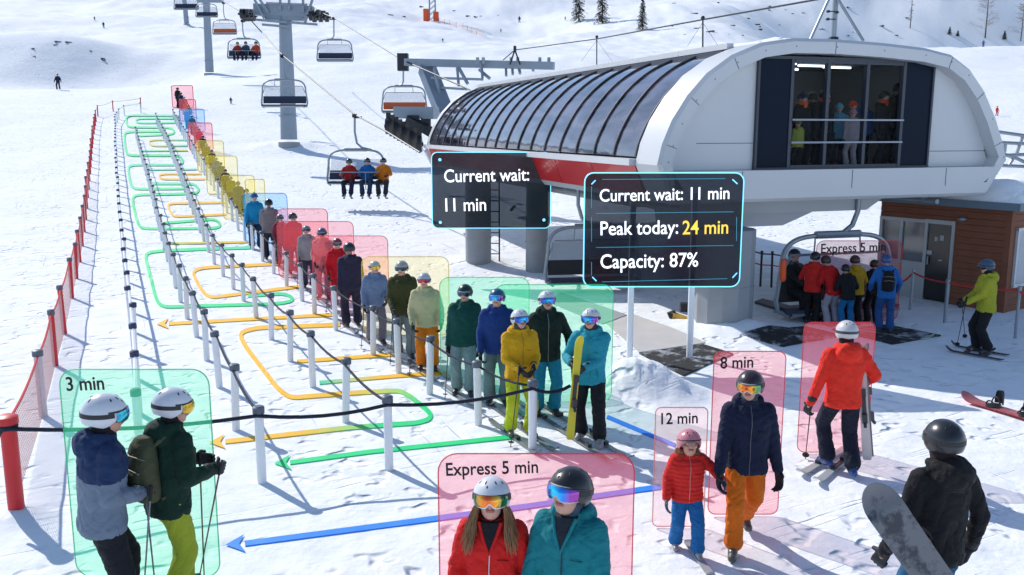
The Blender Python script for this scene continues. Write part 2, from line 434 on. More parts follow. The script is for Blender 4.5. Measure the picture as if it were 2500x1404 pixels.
def lens_mat(kind):
    key = 'lens_'+kind
    if key in MATS: return MATS[key]
    m = bpy.data.materials.new(key); m.use_nodes = True; nt = m.node_tree; b = nt.nodes['Principled BSDF']
    tc = nt.nodes.new('ShaderNodeTexCoord'); sx = nt.nodes.new('ShaderNodeSeparateXYZ'); cr = nt.nodes.new('ShaderNodeValToRGB')
    nz = nt.nodes.new('ShaderNodeTexNoise'); nz.inputs['Scale'].default_value = 3; ad = nt.nodes.new('ShaderNodeMath'); ad.operation = 'MULTIPLY_ADD'; ad.inputs[1].default_value = .25
    mp = nt.nodes.new('ShaderNodeMapping'); mp.inputs['Scale'].default_value = (3.5, 1, .4)
    nt.links.new(tc.outputs['Generated'], mp.inputs[0]); nt.links.new(mp.outputs[0], nz.inputs['Vector'])
    nt.links.new(tc.outputs['Generated'], sx.inputs[0]); nt.links.new(nz.outputs['Fac'], ad.inputs[0]); nt.links.new(sx.outputs[0], ad.inputs[2])
    C = {'orange': [(.05, .25, .12), (.95, .35, .02), (.95, .12, .02), (1, .45, .02), (.1, .3, .12)],
         'blue': [(.06, .03, .35), (.02, .18, .85), (.03, .65, .95), (.02, .25, .9), (.35, .05, .4)],
         'violet': [(.02, .4, .6), (.03, .6, .7), (.1, .2, .8), (.3, .06, .6), (.4, .1, .5)],
         'dark': [(.02, .02, .03), (.04, .05, .08), (.06, .07, .1), (.03, .04, .06), (.02, .02, .03)],
         'red': [(.2, .02, .03), (.5, .04, .06), (.6, .06, .05), (.4, .04, .08), (.2, .02, .05)],
         'yellow': [(.5, .35, .02), (.8, .5, .02), (.9, .6, .04), (.8, .45, .02), (.5, .3, .02)]}[kind]
    cr.color_ramp.elements[0].position = .12; cr.color_ramp.elements[0].color = (*C[0], 1)
    cr.color_ramp.elements[1].position = 1.1 if False else 1.0; cr.color_ramp.elements[1].color = (*C[4], 1)
    for t, c in ((.35, C[1]), (.58, C[2]), (.82, C[3])): e = cr.color_ramp.elements.new(t); e.color = (*c, 1)
    nt.links.new(ad.outputs[0], cr.inputs[0]); nt.links.new(cr.outputs[0], b.inputs['Base Color'])
    b.inputs['Roughness'].default_value = .12; b.inputs['Metallic'].default_value = .75; b.inputs['Coat Weight'].default_value = .6
    MATS[key] = m; return m
PCOUNT = [0]
def person(px, yh, yf, label, jacket=(.02,.03,.06), pants=(.02,.02,.03), helmet=(.5,.52,.55), yaw=0, lod=1, Y=None, group=None, goggles='dark', gframe=(.7,.7,.72),
           pose=None, boots=(.03,.03,.035), hood=True, hat=None, glove=None, gaiter=None, ph=1.765, xoff=0, zip_=None, top=None, puffer=False, fur=None, hair=None, cat='person',
           scarf=None, collar=None, hx=None, base=None, height=None, glossy=.3, name='person', yoke=None, boot2=None):
    p = dict(DEF); p.update(pose or {})
    if hx is not None:
        yy = hx[2]; t_ = at(hx[0], hx[1], yy); g0 = gz(t_.x, yy); sc = (t_.z-g0)/ph; J0 = skel(p); o_ = Matrix.Rotation(R(yaw), 3, 'Z') @ Vector((J0['head'].x, J0['head'].y, 0))*sc; g = Vector((t_.x-o_.x, yy-o_.y, g0))
    elif base is not None: g = Vector(base); sc = height/ph
    else:
        g = ground(px, yf) if Y is None else at(px, yf, Y)
        zt = at(px, yh, g.y).z; sc = (zt-g.z)/ph
    J = skel(p)
    root = empty(name, g, R(yaw), label, cat, group); root.scale = (sc, sc, sc)
    key = repr(sorted((k, str(v)) for k, v in p.items()))+str(lod)+str(hood)+str(puffer)
    vox = {0: .010, 1: .017, 2: .034}[lod]; sm = {0: 3, 1: 2, 2: 1}[lod]; k = p['fat']; sp = J['sp']; PCOUNT[0] += 1; seed = PCOUNT[0]
    MH = head_matrix(p, J); hs = p['hs']
    def H(v): return MH @ Vector(v)
    # ---- body: one continuous surface, head to feet
    def mk_body():
        mb = MB()
        rot = MH.to_3x3().normalized()
        mb.ell(H((0, .012, .022)), (.082*hs, .102*hs, .100*hs), rot, 20, 12)
        mb.ell(H((0, -.030, -.045)), (.063*hs, .066*hs, .078*hs), rot, 18, 12)
        mb.ell(H((0, -.062, -.088)), (.030*hs, .026*hs, .024*hs), rot)      # chin
        mb.cap(H((0, -.090, .018)), H((0, -.112, -.022)), .011*hs, .015*hs, 10)  # nose
        mb.ell(H((0, -.094, -.053)), (.026*hs, .014*hs, .011*hs), rot)  # lips
        for s in (-1, 1):
            mb.ell(H((s*.040, -.066, -.024)), (.024*hs, .024*hs, .024*hs), rot)  # cheek
            mb.ell(H((s*.084, .010, -.010)), (.010*hs, .020*hs, .030*hs), rot)   # ear
        mb.cap(J['neck']-Vector((0, 0, .06)), H((0, .005, -.06)), .058, .056)
        mb.loft([(sp(.86), .13, .09), (sp(1.0), .125, .085), (sp(1.25), .15, .10), (sp(1.4), .14, .085), (sp(1.47), .06, .06)], 16)
        for s in 'lr':
            mb.cap(J[s+'s'], J[s+'e'], .048, .038); mb.cap(J[s+'e'], J[s+'w'], .038, .028)
            mb.cap(J[s+'hp'], J[s+'k'], .07, .05); mb.cap(J[s+'k'], J[s+'a'], .048, .036)
            a = J[s+'a']; mb.cap(a, a+Vector((0, -.10, -.05)), .035, .028)
        for s, sg in (('l', 1), ('r', -1)):
            w = J[s+'w']; mb.cap(w, w+(w-J[s+'e']).normalized()*.06, .024, .022)
        me = remesh(mb, {0: .0068, 1: .013, 2: .034}[lod], 2 if lod < 2 else 1, 'body')
        if lod < 2:
            bm = bmesh.new(); bm.from_mesh(me); Mi = MH.inverted()
            for f in bm.faces:
                c = Mi @ f.calc_center_median()
                if abs(c.x) < .026 and -.066 < c.z < -.044 and c.y < -.085: f.material_index = 1
            for s in (-1, 1):
                for (q, r_, mi) in (((s*.031, -.083, .010), .0125, 2), ((s*.031, -.0915, .010), .0065, 3)):
                    t = bmesh.ops.create_uvsphere(bm, u_segments=10, v_segments=8, radius=r_*hs, matrix=Matrix.Translation(H(q)))
                    for v in t['verts']:
                        for f in v.link_faces: f.material_index = mi
            bm.to_mesh(me); bm.free(); me.shade_smooth()
        for _ in range(4): me.materials.append(None)
        return me
    place_child('body', HM('b'+key, mk_body), [M_SKIN, M_LIP, M_EYE, M_IRIS], root)
    # ---- jacket
    def mk_jacket():
        mb = MB(); hz = p['hemz']
        mb.loft([(sp(hz), .182*k, .137*k), (sp(hz+.05), .190*k, .143*k), (sp(.98), .176*k, .132*k), (sp(1.15), .186*k, .138*k), (sp(1.30), .200*k*p['sw'], .142*k),
                 (sp(1.385), .185*k*p['sw'], .125*k), (sp(1.44), .125, .10), (sp(1.475), .092, .092), (sp(1.515), .090, .092)], 28)
        for s, sg in (('l', 1), ('r', -1)):
            a = J[s+'s']; e = J[s+'e']; w = J[s+'w']
            mb.cap(a-Vector((sg*.04, 0, .01)), a+(e-a)*.25, .082*k, .078*k); mb.cap(a, e, .076*k, .062*k); mb.cap(e, w, .062*k, .050*k)
            mb.cap(w+(e-w)*.12, w, .052*k, .047*k)
        if hood:
            c = sp(1.465)
            mb.ell(c+Vector((0, .105, -.02)), (.135, .085, .10) if lod else (.150, .098, .118)); 
            arc = [c+Vector((.105*math.sin(R(a)), .03-.085*math.cos(R(a))*(-1) if False else .02+.095*(-math.cos(R(a))), .035-.03*math.cos(R(a))*-.6)) for a in range(60, 301, 12)]
            mb.tube(arc, [.028+(.022 if lod else .034)*math.sin(math.pi*i/(len(arc)-1)) for i in range(len(arc))], 12)
        me = remesh(mb, vox, sm, 'jacket')
        if puffer: quilt(me, .012)
        elif lod < 2: wrinkle(me, .0065, seed, .8)
        me.materials.append(None); me.materials.append(None)
        if yoke:
            for f in me.polygons:
                c = f.center
                if c.z > p['pel'][2]-.92+1.235+.02*math.sin(c.x*9): f.material_index = 1
        return me
    jk = 'j'+key+('y' if yoke else '')
    place_child('jacket', HM(jk, mk_jacket), [cloth(jacket), cloth(yoke or jacket)], root)
    # ---- trousers
    def mk_pants():
        mb = MB(); pl = J['pel']
        mb.ell(pl+Vector((0, 0, .02)), (.158*k, .12*k, .12)); mb.ell(pl+Vector((0, .045, -.04)), (.13*k, .085*k, .10))
        for s, sg in (('l', 1), ('r', -1)):
            hp = J[s+'hp']; kn = J[s+'k']; an = J[s+'a']
            mb.cap(hp+Vector((0, .01, 0)), kn, .100*k, .080*k, 16); mb.cap(kn, kn+(an-kn)*.5, .079*k, .078*k, 16); mb.cap(kn+(an-kn)*.5, an+(kn-an)*.12, .078*k, .086*k, 16)
        me = remesh(mb, vox, sm, 'trousers')
        if lod < 2: wrinkle(me, .007, seed+3, .8)
        me.materials.append(None); return me
    place_child('trousers', HM('t'+key, mk_pants), [cloth(pants)], root)
    # ---- boots
    def mk_boots(s):
        mb = MB(); a = J[s+'a']; fy = R(p['footyaw'][0 if s == 'l' else 1]); kn = J[s+'k']
        d = Vector((math.sin(fy), -math.cos(fy), 0)); pit = max(0, a.z-.10)
        d.z = -min(.9, pit*2.2); d.normalize()
        up = (kn-a).normalized()
        mb.cap(a+up*.10, a, .062, .058, 14); mb.cap(a-d*.045-Vector((0, 0, .045)), a+d*.15-Vector((0, 0, .052)), .046, .043, 14)
        mb.cap(a, a+d*.10-Vector((0, 0, .03)), .052, .046, 14)
        me = remesh(mb, max(.010, vox), 1, 'boots'); 
        me.materials.append(None); return me
    bm_ = mat('boot_%d' % int(boots[0]*999+boots[1]*99), boots, .4, coat=.2, bump=.2, bscale=30, var=.5, vscale=22)
    for s in 'lr':
        bo = place_child('boot', HM('o'+s+key, lambda: mk_boots(s)), [bm_], root)
        if lod == 0:
            mb = MB(); a = J[s+'a']; kn = J[s+'k']; up = (kn-a).normalized(); q = up.to_track_quat('Z', 'Y').to_matrix()
            for h_ in (-.0, .045, .085):
                c = a+up*h_; mb.tube([c+q @ Vector((.063*math.cos(t), .063*math.sin(t), 0)) for t in [2*math.pi*i/16 for i in range(16)]], .006, 6, closed=True)
            mb.build('buckle_strap', gear((.45,.46,.48), .35, .5), bo)
    # ---- gloves
    def mk_glove(s):
        mb = MB(); sg = 1 if s == 'l' else -1; w = J[s+'w']; d = (w-J[s+'e']).normalized(); d = (d+Vector((0, -.25, -.25))).normalized()
        n = Vector((-sg*.8, -.5, -.1))
        if lod == 2: mb.cap(w, w+d*.10, .042, .04)
        else: mb.cap(w-d*.045, w, .050*k, .045); hand(mb, w+d*.02, d, n, -sg, p['curl'], 1.12)
        me = remesh(mb, {0: .0052, 1: .0085, 2: .034}[lod], 1, 'glove'); me.materials.append(None); return me
    for s in 'lr':
        place_child('glove', HM('g'+s+key, lambda: mk_glove(s)), [M_GLOVE if glove is None else cloth(glove)], root)
    # ---- head gear
    L0 = 0 if lod == 0 else 1
    if hat is None:
        hm = place_child('helmet', HM('helmet%d' % L0, lambda: helmet_mesh(L0)), [gear(helmet, glossy)], root, MH)
        if lod == 0:
            [place_child('vent', HM('vent%d' % i, lambda: vents_mesh(i)), [M_RUB], hm) for i in range(8)]
            place_child('helmet_trim', HM('brim', brim_mesh), [gear((.03,.03,.035), .5)], hm)
    else:
        mb = MB(); mb.ell((0, .012, .05), (.105, .122, .095), None, 20, 12); mb.tube([(.104*math.sin(t), -.120*math.cos(t)+.012, .035) for t in [2*math.pi*i/20 for i in range(20)]], .018, 8, closed=True)
        mb.ell((0, .02, .150), .025 if lod < 2 else .02)
        place_child('knit_hat', HM('hat', lambda: mb.mesh('knit_hat', [], True, 60)), [cloth(hat)], root, MH)
    if goggles:
        gg = place_child('goggles', HM('gl%d' % L0, lambda: lens_mesh(.022, 0, L0)), [lens_mat(goggles)], root, MH)
        if lod < 2:
            place_child('goggle_frame', HM('gf%d' % L0, lambda: lens_mesh(.015, .009, L0)), [gear(gframe, .35)], gg)
            place_child('goggle_strap', HM('gs', strap_mesh), [gear((.02,.02,.025), .7)], gg)
    if gaiter is not None or lod == 0:
        mb = MB(); nk = J['neck']; mb.loft([(nk-Vector((0, 0, .04)), .082, .085), (nk+Vector((0, -.005, .02)), .078, .08), (nk+Vector((0, -.016, .060)), .080, .084), (nk+Vector((0, -.022, .092)), .070, .080)], 20)
        me = remesh(mb, .010 if lod == 0 else .02, 1, 'neck_gaiter'); wrinkle(me, .004, 5, 1.6); me.materials.append(None)
        place_child('neck_gaiter', me, [cloth(gaiter or (.015,.015,.02))], root)
    if scarf is not None:
        mb = MB(); c = J['neck']; mb.tube([c+Vector((.10*math.sin(t), -.095*math.cos(t)+.0, .03)) for t in [2*math.pi*i/16 for i in range(16)]], .04, 8, closed=True)
        mb.ell(c+Vector((0, -.10, -.02)), (.06, .03, .06))
        place_child('scarf', mb.mesh('scarf', [None], True, 60), [cloth(scarf)], root)
    if fur is not None:
        mb = MB(); c = sp(1.455)
        for i in range(900):
            a = random.uniform(R(35), R(325)); b = random.uniform(0, 2*math.pi); r = .045*random.random()**.5
            cc = c+Vector((.14*math.sin(a), .035-.115*math.cos(a), .045+r*math.sin(b)))+Vector((math.sin(a)*r*math.cos(b), -math.cos(a)*r*math.cos(b), 0))
            d = (Vector((random.uniform(-1, 1), random.uniform(-1, 1), random.uniform(-.8, 1)))).normalized()*.035
            mb.tube([cc, cc+d], [.005, .001], 3)
        mb.build('fur_trim', mat('fur', (.34,.20,.09), .9, var=.5, vscale=30), root)
    if hair is not None:
        mb = MB()
        for i in range(620):
            sd = random.choice((-1, 1)); a = sd*R(random.uniform(62, 128)); rr = random.uniform(.82, 1.0)
            p0 = H((.095*rr*math.sin(a), -.108*rr*math.cos(a)+.006, -.03)); wv = random.uniform(0, 6)
            out = Vector((sd*random.uniform(.02, .085), -.02-random.random()*.08, 0)); pts = []
            L = random.uniform(.20, .34)
            for j in range(8):
                t = j/7; pts.append(p0+out*(t**.8)*1.2+Vector((math.sin(wv+t*6)*.008, math.cos(wv+t*5)*.008-.01*t, -L*t)))
            mb.tube(pts, [.0048*(1-.75*(j/7)**2) for j in range(8)], 4)
        mb.build('hair', mat('hair_brown', (.30,.15,.06), .45, var=.6, vscale=12), root)
    if lod == 0 and zip_ is not None:
        mb = MB()
        mb.tube([sp(z)+Vector((.004*math.sin(z*20), -y_, 0)) for z, y_ in ((p['hemz']+.01, .140*k), (.9, .141*k), (.98, .136*k), (1.15, .1425*k), (1.3, .1475*k), (1.385, .131*k), (1.44, .107), (1.475, .0925))], .0045, 6)
        mb.build('zipper', gear(zip_, .3, .7), root)
        mb = MB()
        mb.tube([sp(1.24)+Vector((.055, -.1445*k, 0)), sp(1.235)+Vector((.10, -.1375*k, 0)), sp(1.23)+Vector((.135, -.124*k, 0))], .004, 5)
        for s in (-1, 1): mb.tube([sp(1.02)+Vector((s*.09, -.125*k, 0)), sp(.93)+Vector((s*.125, -.118*k, 0))], .004, 5)
        mb.build('pocket', cloth(tuple(c*.6 for c in jacket)), root)
    if lod == 0 and collar is not None:
        mb = MB(); F = 1.03*k/1.08
        A = [(-.080, -.108, 1.505), (-.047, -.150*F, 1.41), (0, -.176*F, 1.29), (.047, -.150*F, 1.41), (.080, -.108, 1.505)]
        C_ = [(0, -.136, 1.505), (0, -.168*F, 1.41)]
        V = [sp(p_[2])+Vector((p_[0], p_[1], 0)) for p_ in A+C_]; V += [v+Vector((0, .05, 0)) for v in V]
        mb.add(V, [(0, 1, 6, 5), (1, 2, 6), (2, 3, 6), (3, 4, 5, 6), (0, 7, 8, 1), (1, 8, 9, 2), (2, 9, 10, 3), (3, 10, 11, 4), (4, 11, 12, 5), (5, 12, 7, 0)])
        mb.build('inner_layer', cloth(collar), root, ang=60)
        mb = MB()
        for q_ in (V[:3], V[2:5]): mb = MB().tube([v+Vector((0, -.004, 0)) for v in q_], [.012, .011, .007] if q_[0] is V[0] else [.007, .011, .012], 8); mb.build('collar_edge', cloth(jacket), root)
    root['sc'] = sc
    return root, J, p
def wpt(root, v):
    return Matrix.Translation(root.location) @ Matrix.Rotation(root.rotation_euler.z, 4, 'Z') @ Matrix.Scale(root.scale.x, 4) @ Vector(v)
def pole(a, b, label, col=(.05,.05,.06), group='ski poles'):
    a = Vector(a); b = Vector(b); d = (b-a).normalized(); root = empty('ski_pole', b, 0, label, 'ski pole', group)
    a = a-b; z = Vector((0, 0, 0)); MB().tube([a, z], [.0085, .006], 8).build('shaft', gear(col, .35, .4), root)
    MB().tube([a-d*.03, a-d*.02, a+d*.1], [.016, .019, .014], 8).build('grip', M_RUB, root)
    q = d.to_track_quat('Z', 'Y').to_matrix()
    MB().tube([-d*.075, -d*.06], [.045, .03], 12).build('basket', M_RUB, root); return root
def ski(c, d, label, col=(.5,.52,.55), L=1.6, up=Vector((0,0,1)), group='skis', tip=.09, binding=True, w=.045):
    """c: middle of the sole, d: direction to the tip"""
    c = Vector(c); d = Vector(d).normalized(); up = Vector(up); up = (up-d*up.dot(d)).normalized(); s = d.cross(up)
    root = empty('ski', c, 0, label, 'ski', group); n = 24; vs = []; fs = []
    for i in range(n+1):
        t = .5-.5*math.cos(math.pi*i/n); x = (t-.47)*L
        ww = w*(1-.18*math.sin(math.pi*t)); 
        if t > .93: ww *= math.sqrt(max(0.02, 1-((t-.93)/.07)**2))
        if t < .04: ww *= .6+.4*math.sqrt(t/.04)
        z = (max(0, (t-.86)/.14)**2)*tip+(max(0, (.05-t)/.05)**2)*.015
        for (a, b) in ((-1, 0), (1, 0), (1, 1), (-1, 1)): vs.append(d*x+s*a*ww+up*(z+b*.013))
    for i in range(n):
        for k in range(4): fs.append((i*4+k, i*4+(k+1) % 4, i*4+4+(k+1) % 4, i*4+4+k))
    fs += [(3, 2, 1, 0), (n*4, n*4+1, n*4+2, n*4+3)]
    mb = MB(); mb.add(vs, fs); mb.build('ski_blade', gear(col, .3), root)
    if binding:
        q = Matrix((s, d, up)).transposed(); mb = MB()
        mb.box(d*.16+up*.035, (.06, .09, .045), q).box(-d*.16+up*.04, (.06, .11, .055), q).box(up*.02, (.05, .40, .015), q).tube([-d*.2+up*.05, -d*.26+up*.09], .02, 8)
        mb.build('binding', gear((.03,.03,.035), .4), root)
    return root
# ---------------------------------------------------------------- lift station
SO = Vector((2.86, 18.0, 0)); SA = R(18.4)
U_ = Vector((math.cos(SA), math.sin(SA), 0)); A_ = Vector((-math.sin(SA), math.cos(SA), 0)); Z_ = Vector((0, 0, 1))
def S(u, l, z): return SO+U_*u+A_*l+Z_*z
SROT = Matrix((U_, A_, Z_)).transposed()
M_SHELL = mat('white_shell_panel', (.62,.63,.64), .42, bump=.05, bscale=2.5, var=.05, vscale=.8, coat=.1)
M_SHELLG = mat('grey_shell_panel', (.42,.44,.46), .5, var=.08, vscale=.9, bump=.05, bscale=3)
M_REDP = mat('red_skirt_panel', (.55,.015,.018), .35, var=.1, vscale=.7, coat=.3)
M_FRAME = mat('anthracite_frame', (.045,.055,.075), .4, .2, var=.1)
M_CONC = mat('pillar_concrete', (.30,.32,.34), .75, bump=.25, bscale=9, var=.18, vscale=2.2)
def glass_canopy():
    m = bpy.data.materials.new('smoked_canopy_glass'); m.use_nodes = True; nt = m.node_tree; b = nt.nodes['Principled BSDF']
    b.inputs['Roughness'].default_value = .055; b.inputs['Specular IOR Level'].default_value = 1.0; b.inputs['Coat Weight'].default_value = .5
    tc = nt.nodes.new('ShaderNodeTexCoord'); mp = nt.nodes.new('ShaderNodeMapping'); mp.inputs['Scale'].default_value = (.5, .5, 2.2)
    n = nt.nodes.new('ShaderNodeTexNoise'); n.inputs['Scale'].default_value = 1.1; n.inputs['Detail'].default_value = 7; n.inputs['Distortion'].default_value = 1.2
    cr = nt.nodes.new('ShaderNodeValToRGB'); cr.color_ramp.elements[0].position = .38; cr.color_ramp.elements[0].color = (.012,.014,.026,1)
    cr.color_ramp.elements[1].position = .62; cr.color_ramp.elements[1].color = (.11,.10,.13,1)  # lighter violet patches paint reflections into the dark glass colour
    nt.links.new(tc.outputs['Object'], mp.inputs[0]); nt.links.new(mp.outputs[0], n.inputs['Vector']); nt.links.new(n.outputs['Fac'], cr.inputs[0]); nt.links.new(cr.outputs[0], b.inputs['Base Color'])
    n2 = nt.nodes.new('ShaderNodeTexNoise'); n2.inputs['Scale'].default_value = .7; n2.inputs['Detail'].default_value = 3; nt.links.new(tc.outputs['Object'], n2.inputs['Vector'])
    bp = nt.nodes.new('ShaderNodeBump'); bp.inputs['Strength'].default_value = .18; bp.inputs['Distance'].default_value = .10
    nt.links.new(n2.outputs['Fac'], bp.inputs['Height']); nt.links.new(bp.outputs[0], b.inputs['Normal']); nt.links.new(bp.outputs[0], b.inputs['Coat Normal'])
    return m
M_CAN = glass_canopy()
def acrylic(key, tr, col, f1):
    m = bpy.data.materials.new(key); m.use_nodes = True; nt = m.node_tree; b = nt.nodes['Principled BSDF']; o = nt.nodes['Material Output']
    b.inputs['Base Color'].default_value = (*col, 1); b.inputs['Roughness'].default_value = .3
    t = nt.nodes.new('ShaderNodeBsdfTransparent'); t.inputs[0].default_value = (*tr, 1); tl = nt.nodes.new('ShaderNodeBsdfTranslucent'); tl.inputs[0].default_value = (*col, 1)
    a = nt.nodes.new('ShaderNodeMixShader'); a.inputs[0].default_value = .8; nt.links.new(b.outputs[0], a.inputs[1]); nt.links.new(tl.outputs[0], a.inputs[2])
    mx = nt.nodes.new('ShaderNodeMixShader'); mx.inputs[0].default_value = f1
    nt.links.new(t.outputs[0], mx.inputs[1]); nt.links.new(a.outputs[0], mx.inputs[2]); nt.links.new(mx.outputs[0], o.inputs[0]); return m
def tint_mat(key, tr, col, fac, rough=.2, emis=None, es=0):
    m = bpy.data.materials.new(key); m.use_nodes = True; nt = m.node_tree; b = nt.nodes['Principled BSDF']; o = nt.nodes['Material Output']
    b.inputs['Base Color'].default_value = (*col, 1); b.inputs['Roughness'].default_value = rough
    if emis: b.inputs['Emission Color'].default_value = (*emis, 1); b.inputs['Emission Strength'].default_value = es
    t = nt.nodes.new('ShaderNodeBsdfTransparent'); t.inputs[0].default_value = (*tr, 1); mx = nt.nodes.new('ShaderNodeMixShader'); mx.inputs[0].default_value = fac
    nt.links.new(t.outputs[0], mx.inputs[1]); nt.links.new(b.outputs[0], mx.inputs[2]); nt.links.new(mx.outputs[0], o.inputs[0]); return m
M_WGL = tint_mat('window_glass', (.90,.93,.96), (.02,.025,.03), .05, .05)
LEN = 20.0
PROF = [(0.0,3.50),(.10,3.92),(.30,4.38),(.62,4.86),(1.04,5.30),(1.58,5.66),(2.25,5.92),(3.0,6.03),(4.0,6.04),(5.2,6.0),(6.3,5.93),(7.05,5.80),(7.60,5.50),(8.05,5.05),(8.42,4.50),(8.70,3.95),(8.86,3.50)]
BOT = [(8.30,2.72),(.36,2.72)]
def inset(pr, d):
    n = len(pr); out = []
    cx, cz = 4.43, 4.2
    for i, (u, z) in enumerate(pr):
        a = Vector(pr[(i-1) % n]); b = Vector(pr[(i+1) % n]); t = (b-a).normalized(); nrm = Vector((-t.y, t.x))
        if nrm.dot(Vector((cx-u, cz-z))) < 0: nrm = -nrm
        out.append((u+nrm.x*d, z+nrm.y*d))
    return out
st = empty('lift_station', SO, 0, 'long white chairlift station with curved smoked glass side, red skirt and big end window', 'lift station')
def sb(mb, name, m, **k):
    o = mb.build(name, m, st, **k); o.location = -SO; return o
full = PROF+BOT; inn = inset(full, .30)
# arched front frame
mb = MB(); n = len(full); ch = inset(full, .07); vs = []
for (pr, l) in ((full, .95), (full, -.02), (ch, -.10), (inn, -.10), (inn, .95)): vs += [S(u, l, z) for u, z in pr]
fs = []
for r_ in range(4):
    for i in range(n): fs.append((r_*n+i, r_*n+(i+1) % n, (r_+1)*n+(i+1) % n, (r_+1)*n+i))
for i in range(n): fs.append((4*n+i, 4*n+(i+1) % n, (i+1) % n, i))
mb.add(vs, fs); sb(mb, 'end_frame', M_SHELL, ang=28)
for k_ in (1, 3, 5, 8, 11, 13, 15):
    u_, z_ = ch[k_]; u2, z2 = inn[k_]; sb(MB().beam(S(u_, -.102, z_), S(u2, -.102, z2), .008, .010), 'panel_joint', M_FRAME, smooth=False)
mb = MB()
for k_ in range(0, 17, 1):
    u_ = (ch[k_][0]+inn[k_][0])/2; z_ = (ch[k_][1]+inn[k_][1])/2; mb = MB().ell(S(u_+.03, -.10, z_+.02), (.018, .008, .018)); sb(mb, 'bolt', M_STEEL)
# shell: roof and right side, underside, far end
def strip(pr, l0, l1, th, seg=1):
    mb = MB(); inn_ = [(u, z) for u, z in pr]
    vs = []; m = len(pr)
    for l in (l0, l1):
        vs += [S(u, l, z) for u, z in pr]
        cz = 4.2; vs += [S(u+(4.43-u)*th/4, l, z+(cz-z)*th/3) for u, z in pr]
    fs = []
    for i in range(m-1): fs += [(i, i+1, 2*m+i+1, 2*m+i), (m+i, 3*m+i, 3*m+i+1, m+i+1), (i, m+i, m+i+1, i+1), (2*m+i, 2*m+i+1, 3*m+i+1, 3*m+i)]
    fs += [(0, 2*m, 3*m, m), (m-1, 2*m-1, 4*m-1, 3*m-1)]
    return mb.add(vs, fs)
sb(strip(PROF[6:]+[(8.30,2.725)], .953, LEN, .08), 'roof_shell', M_SHELL, ang=28)
mb = MB(); mb.prism([S(.55, .955, 2.72), S(8.3, .955, 2.72), S(8.3, LEN, 2.72), S(.55, LEN, 2.72)], (0, 0, .06)); sb(mb, 'underside', M_SHELLG, smooth=False)
fr = inset(full, .02); mb = MB(); mb.prism([S(u, LEN-.10, z) for u, z in inset(full, .14)], A_*.08); sb(mb, 'far_wall', M_SHELL, smooth=False)
mb = MB(); rimo = PROF[:8]; rimi = [(u+.16, z-.12) for u, z in rimo]
for i in range(len(rimo)-1):
    a, b, c, d = rimo[i], rimo[i+1], rimi[i+1], rimi[i]
    mb.prism([S(a[0], LEN-.35, a[1]), S(b[0], LEN-.35, b[1]), S(c[0], LEN-.35, c[1]), S(d[0], LEN-.35, d[1])], A_*.42)
sb(mb, 'far_rim', M_SHELL, smooth=False)
# gutter and edge of the roof above the glass
mb = MB()
for l0 in np.arange(.97, LEN-.3, 2.1):
    mb.beam(S(2.16, l0, 5.93), S(2.16, min(l0+2.09, LEN-.2), 5.93), .16, .12)
sb(mb, 'roof_gutter', M_SHELL, smooth=False)
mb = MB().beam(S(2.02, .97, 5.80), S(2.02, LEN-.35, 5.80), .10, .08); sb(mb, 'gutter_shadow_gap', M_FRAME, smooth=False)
# canopy glass, one pane per bay, and ribs
GP = [(.045,3.64),(.12,3.92),(.33,4.36),(.66,4.84),(1.08,5.26),(1.55,5.58),(2.0,5.78)]
def crv(t):
    t *= len(GP)-1; i = min(int(t), len(GP)-2); f = t-i
    p0 = GP[max(i-1, 0)]; p1 = GP[i]; p2 = GP[i+1]; p3 = GP[min(i+2, len(GP)-1)]
    return tuple(.5*(2*p1[k]+(p2[k]-p0[k])*f+(2*p0[k]-5*p1[k]+4*p2[k]-p3[k])*f*f+(-p0[k]+3*p1[k]-3*p2[k]+p3[k])*f**3) for k in (0, 1))
NB = 17; L0 = 1.0; L1 = LEN-.4; GS = 16
for b in range(NB):
    la = L0+(L1-L0)*b/NB+.012; lb = L0+(L1-L0)*(b+1)/NB-.012; vs = []; fs = []
    for l in (la, lb):
        for off in (0, .025):
            vs += [S(crv(i/GS)[0]+off, l, crv(i/GS)[1]-off*.5) for i in range(GS+1)]
    q = GS+1
    for i in range(GS): fs += [(i, i+1, 2*q+i+1, 2*q+i), (q+i, 3*q+i, 3*q+i+1, q+i+1), (i, q+i, q+i+1, i+1), (2*q+i, 2*q+i+1, 3*q+i+1, 3*q+i)]
    fs += [(0, 2*q, 3*q, q), (GS, q+GS, 3*q+GS, 2*q+GS)]
    mb = MB().add(vs, fs); sb(mb, 'canopy_pane', M_CAN, ang=30)
M_RIB = mat('bronze_rib', (.20,.18,.165), .35, .7)
for b in range(NB+1):
    l = L0+(L1-L0)*b/NB
    mb = MB().tube([S(crv(i/GS)[0]-.02, l, crv(i/GS)[1]+.012) for i in range(GS+1)], .024, 6); sb(mb, 'canopy_rib', M_RIB)
